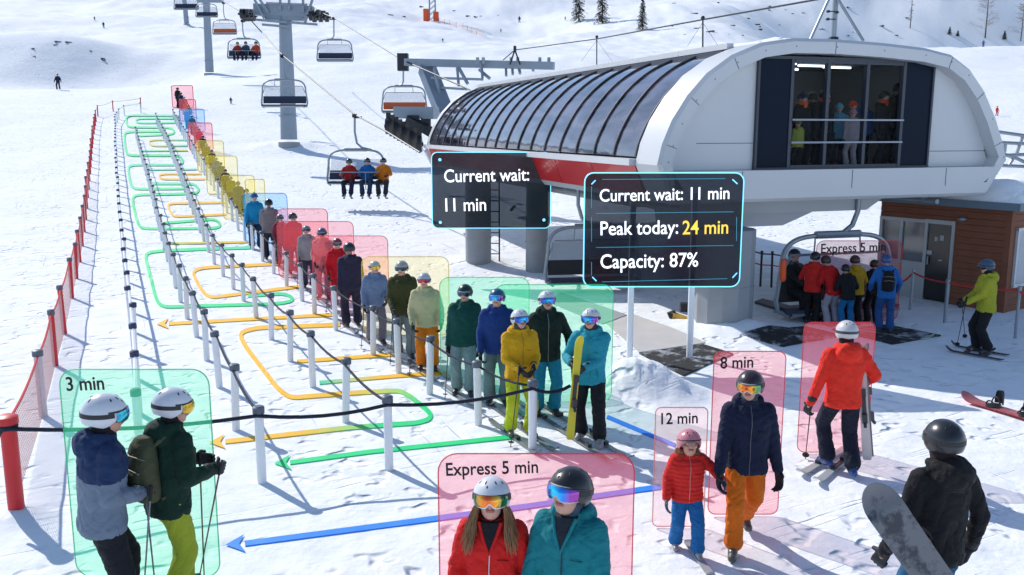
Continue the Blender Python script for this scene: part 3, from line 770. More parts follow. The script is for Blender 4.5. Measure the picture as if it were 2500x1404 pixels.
# sill under the glass, red skirt in panels, white lower edge
mb = MB().beam(S(-.03, .97, 3.53), S(-.03, LEN+.05, 3.53), .20, .14); sb(mb, 'canopy_sill', M_SHELL, smooth=False)
for i in range(8):
    a = 1.0+(LEN-1.2)*i/8; b = 1.0+(LEN-1.2)*(i+1)/8-.03
    mb = MB().prism([S(.02, a, 3.455), S(.02, b, 3.455), S(.25, b, 2.84), S(.25, a, 2.84)], U_*.05); sb(mb, 'skirt_panel', M_REDP, smooth=False)
mb = MB().prism([S(.255, .96, 2.835), S(.255, LEN, 2.835), S(.36, LEN, 2.70), S(.36, .96, 2.70)], U_*.05); sb(mb, 'skirt_edge', M_SHELLG, smooth=False)
mb = MB().prism([S(-.02, LEN-.25, 3.45), S(.42, LEN-.25, 2.9), S(.58, LEN-.25, 2.70), S(.2, LEN-.25, 2.70), S(-.1, LEN-.25, 3.3)], A_*.3); sb(mb, 'skirt_end', M_SHELL, smooth=False)
# recessed end wall
WU0, WU1, WZ0, WZ1 = 2.35, 6.81, 3.375, 5.66
EL = .22
lw = [p for p in inn if p[0] < WU0 and p[1] > 3.3]; lw = sorted(lw, key=lambda p: p[1])
mb = MB().prism([S(WU0, EL, WZ0)]+[S(lw[0][0]+.02, EL, WZ0)]+[S(u, EL, z) for u, z in lw]+[S(WU0, EL, 5.68)], A_*.05); sb(mb, 'end_wall', M_SHELL, smooth=False)
rw = sorted([p for p in inn if p[0] > WU1 and p[1] > 3.6], key=lambda p: -p[1])
mb = MB().prism([S(WU1, EL, 5.62)]+[S(u, EL, z) for u, z in rw if z < 5.64]+[S(8.55, EL, 3.5), S(8.55, EL, WZ0), S(WU1, EL, WZ0)], A_*.05); sb(mb, 'end_wall', M_SHELL, smooth=False)
mb = MB().prism([S(.3, EL-.33, WZ0-.004), S(8.62, EL-.33, WZ0-.004), S(8.1, EL-.33, 2.95), S(.62, EL-.33, 2.95)], A_*.38); sb(mb, 'end_sill', M_SHELL, smooth=False)
mb = MB()
for (a, b) in (((1.0, 3.92), (WU0-.01, 3.92)), ((WU1+.01, 3.72), (8.5, 3.72))): mb.beam(S(a[0], EL-.003, a[1]), S(b[0], EL-.003, b[1]), .006, .012)
for u in (1.9, 4.6, 7.1): mb.beam(S(u, EL-.335, 2.97), S(u, EL-.335, WZ0-.02), .010, .006)
sb(mb, 'panel_joint', M_FRAME, smooth=False)
# end window
for (u0, u1) in ((WU0, 3.14), (6.06, WU1)):
    mb = MB().box(S((u0+u1)/2, EL-.02, (WZ0+WZ1)/2), (u1-u0, .06, WZ1-WZ0), SROT); o = sb(mb, 'dark_shutter', mat('dark_blue_glass', (.007,.014,.030), .35, spec=.08, bump=.03, bscale=2), smooth=False)
mb = MB()
for u in (3.17, 4.06, 5.06, 6.02): mb.box(S(u, EL-.01, (WZ0+WZ1)/2), (.075, .12, WZ1-WZ0), SROT)
for z in (WZ0+.04, WZ1-.06): mb.box(S(4.6, EL-.015, z), (2.75, .10, .08), SROT)
mb.box(S(2.36, EL-.03, 4.52), (.05, .10, 2.3), SROT); mb.box(S(6.80, EL-.03, 4.52), (.05, .10, 2.3), SROT); mb.box(S(4.58, EL-.035, WZ0+.0), (4.5, .1, .07), SROT); mb.box(S(4.58, EL-.035, WZ1+.0), (4.5, .1, .06), SROT)
sb(mb, 'window_frame', M_FRAME, smooth=False)
for (u0, u1) in ((3.21, 4.02), (4.10, 5.02), (5.10, 5.98)):
    mb = MB().box(S((u0+u1)/2, EL+.02, (WZ0+WZ1)/2), (u1-u0, .012, WZ1-WZ0-.1), SROT); sb(mb, 'window_pane', M_WGL, smooth=False)
for z in (3.93, 4.40):
    mb = MB().tube([S(3.18, EL-.12, z), S(6.02, EL-.12, z)], .02, 8); sb(mb, 'railing', mat('rail_steel', (.55,.57,.6), .35, .5))
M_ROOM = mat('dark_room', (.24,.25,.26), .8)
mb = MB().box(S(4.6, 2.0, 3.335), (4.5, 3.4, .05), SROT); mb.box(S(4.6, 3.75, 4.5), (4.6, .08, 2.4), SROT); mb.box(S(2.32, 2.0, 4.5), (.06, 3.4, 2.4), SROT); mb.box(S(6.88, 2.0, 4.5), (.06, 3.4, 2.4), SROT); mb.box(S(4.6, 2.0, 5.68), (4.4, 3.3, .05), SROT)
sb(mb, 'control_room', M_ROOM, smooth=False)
for (u, l) in ((3.6, 1.2), (4.7, 1.6), (3.5, 2.5), (4.8, 2.8), (5.6, 1.9)):  # ceiling strips near the glass; deeper tubes are added to brighten people inside
    mb = MB().box(S(u, l, 5.62), (.75, .05, .04), SROT); sb(mb, 'ceiling_and_fill_light', mat('lit_tube', (.8,.8,.8), .5, emis=(.9,.95,1), estr=3), smooth=False)
# substructure
mb = MB()
mb.prism([S(1.2, .7, 2.70), S(6.2, .7, 2.70), S(5.7, .7, 2.40), S(1.2, .7, 2.40)], A_*2.0); mb.prism([S(1.3, .85, 2.395), S(4.4, .85, 2.395), S(3.6, .85, 2.10), S(1.35, .85, 2.10)], A_*1.7)
mb.beam(S(1.2, 3.0, 2.55), S(1.2, 16, 2.55), .35, .3); mb.beam(S(6.6, 3.0, 2.55), S(6.6, 16, 2.55), .35, .3)
sb(mb, 'support_beam', M_SHELLG, smooth=False)
mb = MB()
for u in (.9, 7.6): mb.tube([S(u, 0.6, 2.55), S(u, 16, 2.55)], .06, 8)
for l in np.arange(1, 16, 1.2): mb.box(S(.9, l, 2.62), (.1, .1, .16), SROT); mb.box(S(7.6, l, 2.62), (.1, .1, .16), SROT)
sb(mb, 'guide_rail', M_STEEL)
g = ground(1770, 786)
for (c, r_, zt) in ((Vector((g.x+.08, g.y+.55, g.z)), .62, 2.12), (ground(1310, 662), .33, 2.66), (ground(1168, 634), .40, 2.9)):
    n_ = 12 if r_ > .5 else 20
    mb = MB().tube([c-Z_*.3, (c.x, c.y, zt)], r_, n_)
    mb.tube([(c.x, c.y, .9), (c.x, c.y, .93)], r_+.015, n_); sb(mb, 'pillar', M_CONC, ang=20 if r_ > .5 else 40)
c = ground(1206, 634); mb = MB()
for s in (-.17, .17): mb.tube([c+Vector((s, -.1, -.1)), Vector((c.x+s, c.y-.1, 2.8))], .025, 6)
for z in np.arange(.2, 2.7, .33): mb.tube([Vector((c.x-.17, c.y-.1, z+c.z)), Vector((c.x+.17, c.y-.1, z+c.z))], .018, 6)
sb(mb, 'ladder', M_DARK)
# snow lying on the roof
vs = []; fs = []; nu = 26; nl = 70
for j in range(nl+1):
    for i in range(nu+1):
        u = 2.45+4.9*i/nu; l = .05+(LEN-.3)*j/nl
        k = 0
        while PROF[k+1][0] < u: k += 1
        f = (u-PROF[k][0])/(PROF[k+1][0]-PROF[k][0]); z = PROF[k][1]*(1-f)+PROF[k+1][1]*f
        e = min(1, min(i, nu-i)/3)*min(1, min(j, nl-j)/2)
        hgt = (.075+.06*float(fbm(u*1.1, l*.7, 61)))*e - .02*(1-e)
        vs.append(S(u, l, z+hgt))
for j in range(nl):
    for i in range(nu): a = j*(nu+1)+i; fs.append((a, a+1, a+nu+2, a+nu+1))
o = MB().add(vs, fs).build('roof_snow', SNOW, st, ang=None); o.location = -SO
# machinery at the far end
ma = empty('lift_machinery', at(1200, 160, 43), 0, 'grey steel cable beam and sheave gantry behind the far end of the station', 'machinery')
def mbuild(mb, name, m, **k):
    o = mb.build(name, m, ma, **k); o.location = -ma.location; return o
mb = MB().beam(at(982, 152, 44), at(1352, 161, 42), .42, .34); mbuild(mb, 'top_beam', M_TOWER, smooth=False)
mb = MB()
mb.beam(at(1042, 168, 43.8), at(1092, 292, 41.5), .75, .5)
mbuild(mb, 'slanted_column', M_TOWER, smooth=False)
mb = MB()
for (a, b) in (((1060, 165), (1085, 290)), ((1116, 165), (1120, 210)), ((1120, 165), (1142, 205)), ((1052, 190), (1180, 194)), ((1075, 214), (1140, 218)), ((1170, 170), (1196, 192)), ((1175, 150), (1178, 190)),
               ((1235, 160), (1236, 185)), ((1250, 160), (1252, 182)), ((1265, 160), (1270, 180)), ((1300, 165), (1302, 172))): mbuild(MB().beam(at(*a, 42.6), at(*b, 42.2), .11), 'strut', M_TOWER, smooth=False)
for x_ in (1166, 1180, 1248, 1264, 1318, 1340): mb.box(at(x_, 148, 42.4), (.14, .2, .28))
mbuild(mb, 'cable_saddle', M_TOWER, smooth=False)
mb = MB(); mb.beam(at(1257, 122, 42), at(1245, 158, 42), .07); mb.beam(at(1257, 122, 42), at(1270, 158, 42), .07); mb.tube([at(1257, 112, 42), at(1257, 126, 42)], .07, 6); mbuild(mb, 'a_frame', M_DARK)
mb = MB().beam(at(968, 275, 39.5), at(1065, 276, 39), .7, .5); mbuild(mb, 'drive_housing', M_TOWER, smooth=False)
mb = MB().beam(at(1000, 292, 39), at(1065, 330, 38.2), .5, .3); mb.box(at(1010, 302, 39), (.5, .4, .7)).box(at(1040, 305, 39), (.4, .4, .6)); mbuild(mb, 'motor', M_DARK, smooth=False)
for i in range(9):
    a = at(948+i*9.5, 308+i*5.5, 37.5); mb = MB()
    mb.tube([a+Vector((-.10, .0, 0)), a+Vector((.10, .0, 0))], .33, 14); mb.tube([a+Vector((-.16, 0, 0)), a+Vector((.16, 0, 0))], .08, 8); mb.box(a+Vector((0, .1, .38)), (.16, .3, .35))
    mbuild(mb, 'sheave', mat('rubber_tyre_wheel', (.085,.075,.06), .8, var=.5, vscale=4) if i % 2 else M_DARK)
mb = MB().box(at(984, 152, 44), (.5, .5, .8)); mbuild(mb, 'cable_guide', M_DARK, smooth=False)
# mast and cable posts on the roof
mp_ = at(2034, 102, 20.6)
ms = empty('roof_mast', mp_, 0, 'grey steel mast with two slanted legs on the snowy station roof', 'mast')
def rb(mb, name, m, root, **k):
    o = mb.build(name, m, root, **k); o.location = -root.location; return o
rb(MB().tube([mp_-Z_*.05, mp_+Z_*1.9], .062, 12), 'pole', M_STEEL, ms)
for q in (1977, 2108): rb(MB().tube([at(q, 100, 20.3), at(2034 + (-8 if q < 2000 else 8), -8, 20.5)], .032, 8), 'leg', M_STEEL, ms)
rb(MB().tube([mp_-Z_*.02, mp_+Z_*.10], [.13, .10], 12), 'base_collar', M_DARK, ms)
for (a, b) in ((2022, 28), (2043, 30), (2021, 47)): c = at(a, b, 20.5); rb(MB().ell(c, (.05, .05, .03)).tube([c, (mp_.x, c.y, c.z)], .012, 6), 'lamp', M_DARK, ms)
for i, (x_, y0, y1, Y) in enumerate(((1457, 90, 152, 36), (1716, 44, 115, 26))):
    b_ = at(x_, y1, Y); ps = empty('cable_post', b_, 0, ['thin cable post on the station roof, nearer its far end', 'thin cable post on the station roof, nearer the big window end'][i], 'post', 'cable posts on the station roof')
    t_ = at(x_, y0, Y); rb(MB().tube([b_-Z_*.1, t_], .022, 6).ell(t_, .06), 'pole', M_DARK, ps)
    for s in (-38, 38): rb(MB().tube([t_-Z_*.12, at(x_+s, y1-2, Y)], .006, 4), 'stay_wire', M_DARK, ps)
def cable(name, pts, r, label, sag=0, m=M_DARK, n=6):
    P = []
    for i in range(len(pts)-1):
        a, b = Vector(pts[i]), Vector(pts[i+1]); k = 8
        for j in range(k): t = j/k; P.append(a.lerp(b, t)-Z_*(sag*4*t*(1-t)))
    P.append(Vector(pts[-1])); root = MB(); o0 = P[0]
    o = root.tube([p-o0 for p in P], r, n).build(name, m); o.location = o0; tag(o, label, 'cable'); return o
cable('cable', [at(1228, 147, 42), at(1257, 122, 42), at(1457, 95, 36), at(1716, 48, 26), at(2034, -8, 20.6)], .022, 'thin black cable rising over the station roof on slim posts')
# snow fence left of main pillar etc. handled below
# ---------------------------------------------------------------- platform strips, mats
def ground_poly(name, px, m, label=None, cat=None, kind=None, h=.03, th=None, sub=10):
    P = [ground(*q) for q in px]
    c = sum(P, Vector())/len(P)
    # fan grid following the snow
    mb = MB(); vs = []; fs = []
    if len(P) == 4:
        for j in range(sub+1):
            for i in range(sub+1):
                u, v = i/sub, j/sub
                p = P[0]*(1-u)*(1-v)+P[1]*u*(1-v)+P[2]*u*v+P[3]*(1-u)*v; vs.append(Vector((p.x, p.y, gz(p.x, p.y)+h))-c)
        nt_ = len(vs); vs += [v-Z_*(h+.02) for v in vs]
        for j in range(sub):
            for i in range(sub):
                a = j*(sub+1)+i; fs.append((a, a+1, a+sub+2, a+sub+1))
        bd = list(range(sub+1))+[(j+1)*(sub+1)+sub for j in range(sub)]+[sub*(sub+1)+i for i in range(sub-1, -1, -1)]+[j*(sub+1) for j in range(sub-1, 0, -1)]
        for k in range(len(bd)): a, b = bd[k], bd[(k+1) % len(bd)]; fs.append((a, a+nt_, b+nt_, b))
    mb.add(vs, fs); o = mb.build(name, m, smooth=False); o.location = c; tag(o, label, cat, None, kind); return o
M_MAT = bpy.data.materials.new('snowy_rubber_mat'); M_MAT.use_nodes = True
def _():
    nt = M_MAT.node_tree; b = nt.nodes['Principled BSDF']; b.inputs['Roughness'].default_value = .8
    tc = nt.nodes.new('ShaderNodeTexCoord'); n = nt.nodes.new('ShaderNodeTexNoise'); n.inputs['Scale'].default_value = 2.2; n.inputs['Detail'].default_value = 9; n.inputs['Roughness'].default_value = .75
    n2 = nt.nodes.new('ShaderNodeTexVoronoi'); n2.inputs['Scale'].default_value = 14
    cr = nt.nodes.new('ShaderNodeValToRGB'); cr.color_ramp.elements[0].position = .50; cr.color_ramp.elements[0].color = (.018,.018,.02,1); cr.color_ramp.elements[1].position = .66; cr.color_ramp.elements[1].color = (.55,.58,.62,1)
    nt.links.new(tc.outputs['Object'], n.inputs['Vector']); nt.links.new(tc.outputs['Object'], n2.inputs['Vector']); nt.links.new(n.outputs['Fac'], cr.inputs[0]); nt.links.new(cr.outputs[0], b.inputs['Base Color'])
    bp = nt.nodes.new('ShaderNodeBump'); bp.inputs['Strength'].default_value = .6; bp.inputs['Distance'].default_value = .02; nt.links.new(n2.outputs['Distance'], bp.inputs['Height']); nt.links.new(bp.outputs[0], b.inputs['Normal'])
_()
ground_poly('floor_mat', [(1560, 864), (1716, 843), (1790, 866), (1668, 919)], M_MAT, 'black rubber mat dusted with snow, beside the sign posts', 'mat')
ground_poly('floor_mat', [(1813, 818), (1966, 799), (2062, 822), (1912, 848)], M_MAT, 'black rubber mat left of the loading chair, behind the red jacket skier', 'mat')
ground_poly('floor_mat', [(2030, 806), (2165, 795), (2297, 821), (2178, 842)], M_MAT, 'black rubber mat under the skis of the blue snowsuit rider', 'mat')
M_LANE = mat('packed_beige_lane', (.56,.54,.52), .85, bump=.3, bscale=9, var=.12, vscale=2)
ground_poly('loading_lane', [(1480, 792), (1545, 768), (1722, 838), (1560, 862)], M_LANE, kind='structure', h=.02)
ground_poly('loading_lane', [(1330, 735), (1372, 716), (1530, 770), (1470, 792)], mat('grey_lane', (.36,.37,.39), .85, bump=.3, bscale=9, var=.15, vscale=2), kind='structure', h=.02)
cv = ground_poly('conveyor_belt', [(1842, 741), (1862, 734), (2060, 785), (2030, 799)], mat('dark_belt', (.03,.03,.035), .6, bump=.3, bscale=25, var=.3), 'dark conveyor strip leading to the loading chair', 'conveyor', h=.06)
# yellow arm by the pillar
yc = ground(1650, 776); ym = empty('hydraulic_arm', yc, 0, 'small yellow steel arm with black joint at the foot of the big pillar', 'machine part')
M_YEL = mat('worn_yellow', (.62,.36,.04), .5, var=.35, vscale=9, bump=.1)
rb(MB().beam(at(1640, 770, yc.y), at(1700, 792, yc.y-.4), .12, .16).beam(at(1700, 792, yc.y-.4), at(1740, 803, yc.y-.5), .10, .08), 'arm', M_YEL, ym, smooth=False)
rb(MB().box(at(1672, 750, yc.y), (.22, .16, .2)).tube([at(1672, 750, yc.y), at(1690, 738, yc.y)], .04, 8).tube([at(1632, 772, yc.y), at(1650, 764, yc.y)], .09, 10), 'joint', M_DARK, ym)
# ---------------------------------------------------------------- kiosk
K0 = ground(2438, 762); K1 = ground(2137, 712); kd = (K1-K0); kd.z = 0; KL = kd.length; kd.normalize(); kn_ = Vector((-kd.y, kd.x, 0))
if kn_.x < 0: kn_ = -kn_     # into the building, to the right
kz = min(K0.z, K1.z)-.1; KH = 2.5
kio = empty('kiosk', (K0.x, K0.y, kz), 0, 'brown timber clad hut with grey roof edge, black door and snow on the roof', 'hut')
def KP(a, b, z): return Vector((K0.x, K0.y, kz))+kd*a+kn_*b+Z_*z
def kb(mb, name, m, parent=None, **k):
    o = mb.build(name, m, parent or kio, **k); 
    if not parent: o.location = -kio.location
    return o
M_CLAD = mat('brown_cladding', (.22,.075,.036), .7, bump=.5, bscale=3, aniso=(.4,.4,14), var=.25, vscale=3)
M_ALU = mat('grey_aluminium', (.36,.39,.42), .4, .4, var=.06)
KROT = Matrix((kd, kn_, Z_)).transposed()
def kbox(mb, a0, a1, b0, b1, z0, z1): return mb.box(KP((a0+a1)/2, (b0+b1)/2, (z0+z1)/2), (abs(a1-a0), abs(b1-b0), abs(z1-z0)), KROT)
mb = MB()
for i in range(16):
    z = .1+i*.152
    kbox(mb, 0, 1.22, 0, .1, z, z+.145); 
    if z > 2.05: kbox(mb, 1.22, KL, 0, .1, z, z+.145)
    if i < 4 or i > 12: kbox(mb, -.0-.10, -.0, 0, 3.4, z, z+.145)
    else: kbox(mb, -.1, 0, 0, .30, z, z+.145); kbox(mb, -.1, 0, 1.9, 3.4, z, z+.145)
kbox(mb, -.12, .02, -.02, .12, 0, KH); kb(mb, 'timber_wall', M_CLAD, smooth=False)
mb = MB(); kbox(mb, .02, KL, .12, 3.4, .0, KH-.05); kb(mb, 'inner_wall', mat('dark_inner', (.06,.05,.045), .8), smooth=False)
# door
mb = MB(); kbox(mb, 1.30, 1.92, .02, .09, .15, 2.02); dr = kb(mb, 'door', mat('black_door', (.01,.01,.012), .15, spec=.7), smooth=False)
mb = MB(); kbox(mb, 1.22, 1.30, -.02, .1, .1, 2.1); kbox(mb, 1.92, 2.0, -.02, .1, .1, 2.1); kbox(mb, 1.22, 2.0, -.021, .1, 2.02, 2.12); kbox(mb, 2.6, 2.68, -.02, .1, .1, 2.1); kbox(mb, 2.0, KL, -.018, .1, 2.02, 2.1); kbox(mb, 2.0, KL, -.018, .1, .95, 1.03); kbox(mb, KL-.08, KL, -.022, .1, .1, 2.1)
kb(mb, 'door_frame', M_ALU, smooth=False)
mb = MB(); mb.tube([KP(1.86, -.03, 1.0), KP(1.86, -.03, 1.2)], .015, 6); hd_ = mb.build('handle', M_STEEL, dr)
for (a_, z_, w__, h__) in ((1.5, 1.62, .10, .13), (1.66, 1.60, .07, .10), (1.78, 1.25, .14, .10), (1.50, 1.12, .09, .03)):
    nb_ = MB(); kbox(nb_, a_, a_+w__, .010, .016, z_, z_+h__); nb_.build('notice', mat('paper_notice', (.5,.5,.48), .7), dr, smooth=False)

mb = MB(); kbox(mb, 2.0, 2.6, .01, .09, .1, .95); kbox(mb, 2.68, KL-.08, .01, .09, .1, .95); kb(mb, 'metal_panel', M_ALU, smooth=False)
for (a, b) in ((2.0, 2.6), (2.68, KL-.08)):
    mb = MB(); kbox(mb, a, b, .03, .05, 1.03, 2.02); kb(mb, 'window_pane', mat('pale_window', (.10,.12,.15), .08, spec=1.0, coat=.5), smooth=False)
mb = MB(); kbox(mb, -.13, -.02, .30, 1.9, .75, 2.0); wf = kb(mb, 'side_window', mat('frosted_window', (.42,.45,.5), .3, var=.3, vscale=3), smooth=False)
mb = MB(); kbox(mb, -.16, -.05, .24, .30, .68, 2.06); kbox(mb, -.16, -.05, 1.9, 1.96, .68, 2.06); kbox(mb, -.161, -.05, .24, 1.96, 2.0, 2.07); kbox(mb, -.161, -.05, .24, 1.96, .68, .75); kb(mb, 'window_frame', M_SHELL, smooth=False)
mb = MB(); mb.ell(KP(1.02, -.08, 2.2), (.12, .09, .06)); mb.box(KP(1.02, -.02, 2.24), (.06, .06, .05), KROT); kb(mb, 'wall_lamp', M_STEEL)
mb = MB(); kbox(mb, -.45, KL+.1, -.35, 3.7, KH, KH+.17); kb(mb, 'roof', mat('grey_fascia', (.13,.19,.24), .5), smooth=False)
mb = MB(); vs = []; fs = []
for j in range(31):
    for i in range(31):
        a = -.40+(KL+.4)*i/30; b = -.28+3.9*j/30; e = min(1, min(i, 30-i)/4)*min(1, min(j, 30-j)/4)
        vs.append(KP(a, b, KH+.165+math.sqrt(e)*(.42+.14*float(fbm(a, b, 71)))))
for j in range(30):
    for i in range(30): q = j*31+i; fs.append((q, q+1, q+32, q+31))
kb(mb.add(vs, fs), 'roof_snow', SNOW, ang=None)
# railing frame right of the station
rf = at(2470, 360, 24); fr_ = empty('steel_gantry', rf, 0, 'grey tubular steel lift frame poking out right of the station', 'steel frame')
mb = MB()
for (a, b) in (((2436, 322), (2520, 334)), ((2438, 348), (2520, 352)), ((2440, 404), (2530, 408)), ((2445, 380), (2530, 376)), ((2497, 334), (2478, 385)), ((2455, 350), (2452, 372)), ((2440, 372), (2475, 385)), ((2478, 385), (2520, 404)), ((2462, 406), (2475, 385))):
    mb.tube([at(*a, 24), at(*b, 24)], .045, 8)
rb(mb, 'tube_frame', M_STEEL, fr_)
# ---------------------------------------------------------------- cable towers
def tower(px, py, r0, ytop, lab, beam_px=None):
    g = ground(px, py); root = empty('lift_tower', g, 0, lab, 'lift tower', 'towers of the chairlift'); top = at(px-10, ytop, g.y); t = top-g
    MB().tube([(0, 0, -.9), (0, 0, .12)], r0*1.3, 16).build('footing', M_CONC, root)
    MB().tube([(0, 0, .3), t], [r0, r0*.72], 20).tube([(0, 0, 1.9), (0, 0, 1.98)], r0*1.12, 20).build('column', M_TOWER, root)
    return root, g, t
tw, tg, tt = tower(706, 352, .58, 38, 'nearest thick grey lift tower with crossbeam and wheel trains')
def twb(mb, name, m, **k):
    o = mb.build(name, m, tw, **k); o.location = -tg; return o
Yt = tg.y
twb(MB().beam(at(622, 24, Yt), at(765, 30, Yt), .8, .75).beam(at(650, 40, Yt), at(742, 42, Yt), .7, .5), 'crossbeam', M_TOWER, smooth=False)
mb = MB()
for (a, b) in (((618, -8), (645, 45)), ((765, -8), (748, 45)), ((632, -4), (655, 30)), ((650, 8), (750, 12)), ((684, -5), (684, 25)), ((706, -5), (706, 25)), ((740, -5), (740, 30)), ((625, 48), (700, 55)), ((640, 60), (712, 66)), ((712, 55), (775, 60)), ((748, 42), (745, 58))): mb.beam(at(*a, Yt-.6), at(*b, Yt-.6), .15)
twb(mb, 'maintenance_frame', M_TOWER, smooth=False)
for (x0, y0, x1, y1) in ((592, 18, 618, 50), (760, 26, 798, 56)):
    for i in range(6):
        f = i/5; c = at(x0+(x1-x0)*f, 34+(i % 2)*6 if x0 < 700 else 38+(i % 2)*4, Yt-2.2+4.4*f)
        twb(MB().tube([c-Vector((.12, 0, 0)), c+Vector((.12, 0, 0))], .34, 12).tube([c-Vector((.3, 0, 0)), c+Vector((.3, 0, 0))], .07, 6), 'sheave', M_DARK)
    twb(MB().beam(at((x0+x1)/2-3, 30, Yt-2.4), at((x0+x1)/2+3, 32, Yt+2.4), .2, .35), 'sheave_beam', M_DARK, smooth=False)
t2, g2, _t = tower(512, 181, .62, -30, 'second grey lift tower up the slope, behind the first'); 
o = MB().beam(at(482, 2, g2.y), at(545, 2, g2.y), .6, .5).build('crossbeam', M_TOWER, t2, smooth=False); o.location = -g2
t3, g3, _t = tower(456, 60, .7, -40, 'farthest slim lift tower at the top left of the slope')
# lattice mast with orange pads
lg = ground(1056, 50); lm = empty('lattice_mast', lg, 0, 'grey lattice mast with orange crash pads at its foot', 'mast'); w_ = 1.0*lg.y/300
mb = MB()
for sx in (-1, 1):
    for sy in (-1, 1): mb.beam((sx*w_, sy*w_, -1), (sx*w_*.8, sy*w_*.8, 18), .22*w_)
for i in range(9):
    for sy in (-1, 1): mb.beam((-w_, sy*w_, i*2), (w_, sy*w_, i*2+2), .15*w_)
mb.build('lattice', M_TOWER, lm, smooth=False)
M_OR = mat('orange_pad', (.75,.10,.02), .6, var=.2, vscale=.6)
for (dx, hgt) in ((-1.9, 3.3), (1.3, 2.4)): MB().tube([(dx*w_, -2*w_, -.5), (dx*w_, -2*w_, hgt*lg.y/300*1.0)], .9*w_, 14).build('crash_pad', M_OR, lm)
# orange net
np_ = [ground(*q) for q in ((1072, 55), (1098, 62), (1130, 71), (1152, 80), (1178, 90))]
nf = empty('orange_net', np_[0], 0, 'thin orange safety net fence running right from the lattice mast', 'net fence')
mb = MB(); 
for a, b in zip(np_, np_[1:]):
    for t in (0, .5): q = a.lerp(b, t); q.z = gz(q.x, q.y); mb.tube([q, q+Z_*2.0], .06, 5)
rb(mb, 'stake', M_OR, nf)
mb = MB()
for a, b in zip(np_, np_[1:]):
    for h_ in (.4, .8, 1.2, 1.6): mb.tube([a+Z_*h_, b+Z_*h_], .03, 4)
rb(mb, 'netting', mat('orange_mesh', (.8,.25,.12), .7), nf)
# ---------------------------------------------------------------- trees
M_FOL = mat('conifer_needles', (.035,.05,.04), .8, var=.4, vscale=3); M_BARK = mat('bark', (.07,.05,.04), .9, bump=.4, bscale=12, var=.3)
M_TWIG = mat('frosted_twigs', (.32,.27,.25), .8, var=.3, vscale=4)
def conifer(px, py, H, W, lab, lean=0, sparse=1.0, seed=1, g=None):
    rnd = random.Random(seed); g = g or ground(px, py); root = empty('conifer_tree', g, rnd.uniform(0, 6), lab, 'tree', 'conifers on the slope')
    MB().tube([(0, 0, -.3), (lean*.3, 0, H*.5), (lean, 0, H)], [H*.018, H*.011, .02], 8).build('trunk', M_BARK, root)
    mb = MB(); nl = int(30*1.0)
    for i in range(nl):
        t = (i/nl); z = H*(.06+.93*t); rr = W*(1-t)**.85*rnd.uniform(.75, 1.1)+.08; nb = int((9 if t < .7 else 6)*sparse)+1
        for k in range(nb):
            a = rnd.uniform(0, 2*math.pi); L = rr*rnd.uniform(.7, 1.1); dr_ = -.38*L; base = Vector((lean*t, 0, z)); d = Vector((math.cos(a), math.sin(a), 0)); s = Vector((-d.y, d.x, 0))
            mb.tube([base, base+d*L*.5+Z_*dr_*.35, base+d*L+Z_*dr_], [.02*H/10, .014*H/10, .004], 3)
            for q in range(22):
                f = rnd.uniform(.15, 1.0); c = base+d*L*f+Z_*dr_*f**1.3; sz = rnd.uniform(.14, .28)*W*.36
                dd = (d*rnd.uniform(.2, .9)+s*rnd.uniform(-1, 1)+Z_*rnd.uniform(-.6, .1)).normalized(); n_ = dd.cross(Z_).normalized()*sz*.45
                mb.add([c-n_*.6, c+dd*sz*.6-n_+Z_*.02, c+dd*sz*2.0, c+dd*sz*.6+n_], [(0, 1, 2, 3)])
    mb.build('crown', M_FOL, root, smooth=False); return root
def bare(px, py, H, W, lab, seed, leaf=None):
    rnd = random.Random(seed); g = ground(px, py); root = empty('bare_tree', g, 0, lab, 'tree', 'bare frosted trees on the ridge')
    MB().tube([(0, 0, -.3), (.1, 0, H*.5), (0, .1, H*.95)], [H*.013, H*.009, .03], 8).build('trunk', M_BARK, root); mb = MB()
    for i in range(46):
        z = H*rnd.uniform(.14, .95); a = rnd.uniform(0, 2*math.pi); L = W*(1-.75*(z/H))*rnd.uniform(.5, 1.1); p = Vector((0, 0, z)); d = Vector((math.cos(a), math.sin(a), rnd.uniform(.1, .5)))
        e = p+d*L; mb.tube([p, p.lerp(e, .5)+Z_*.1, e], [.05, .035, .015], 4)
        for q in range(26):
            f = rnd.uniform(.2, 1); c = p.lerp(e, f); dd = Vector((rnd.uniform(-1, 1), rnd.uniform(-1, 1), rnd.uniform(-.5, 1)))*L*.32; mb.tube([c, c+dd], [.022, .012], 3)
    mb.build('crown', M_TWIG if leaf is None else leaf, root, smooth=False)
for i, (px, py, hp, wp, sp_) in enumerate(((1413, 51, 95, 24, .7), (1470, 57, 100, 22, 1.0), (1568, 72, 78, 17, 1.2))):
    g = ground(px, py); k = g.y/2200
    conifer(px, py, hp*k, wp*k, ['loose dark conifer with a double trunk look, leftmost of the upper trees', 'tall dark conifer beside the loose one, cut by the picture top', 'narrow dark conifer standing alone with its whole crown visible'][i], sparse=sp_, seed=3+i, g=g)
def ridge_pt(px, py):
    g = ground(px, py+14); return g
for i, (px, py, hp, wp, lab) in enumerate(((2318, 70, 18, 6, 'tiny dark conifer on the right ridge, left of its twin'), (2338, 74, 13, 5, 'tiny dark conifer on the right ridge, right of its twin'), (2452, 82, 20, 7, 'small dark conifer on the right ridge near the picture edge'))):
    g = ridge_pt(px, py); k = g.y/2200; conifer(px, py, hp*k, wp*k, lab, seed=30+i, g=g)
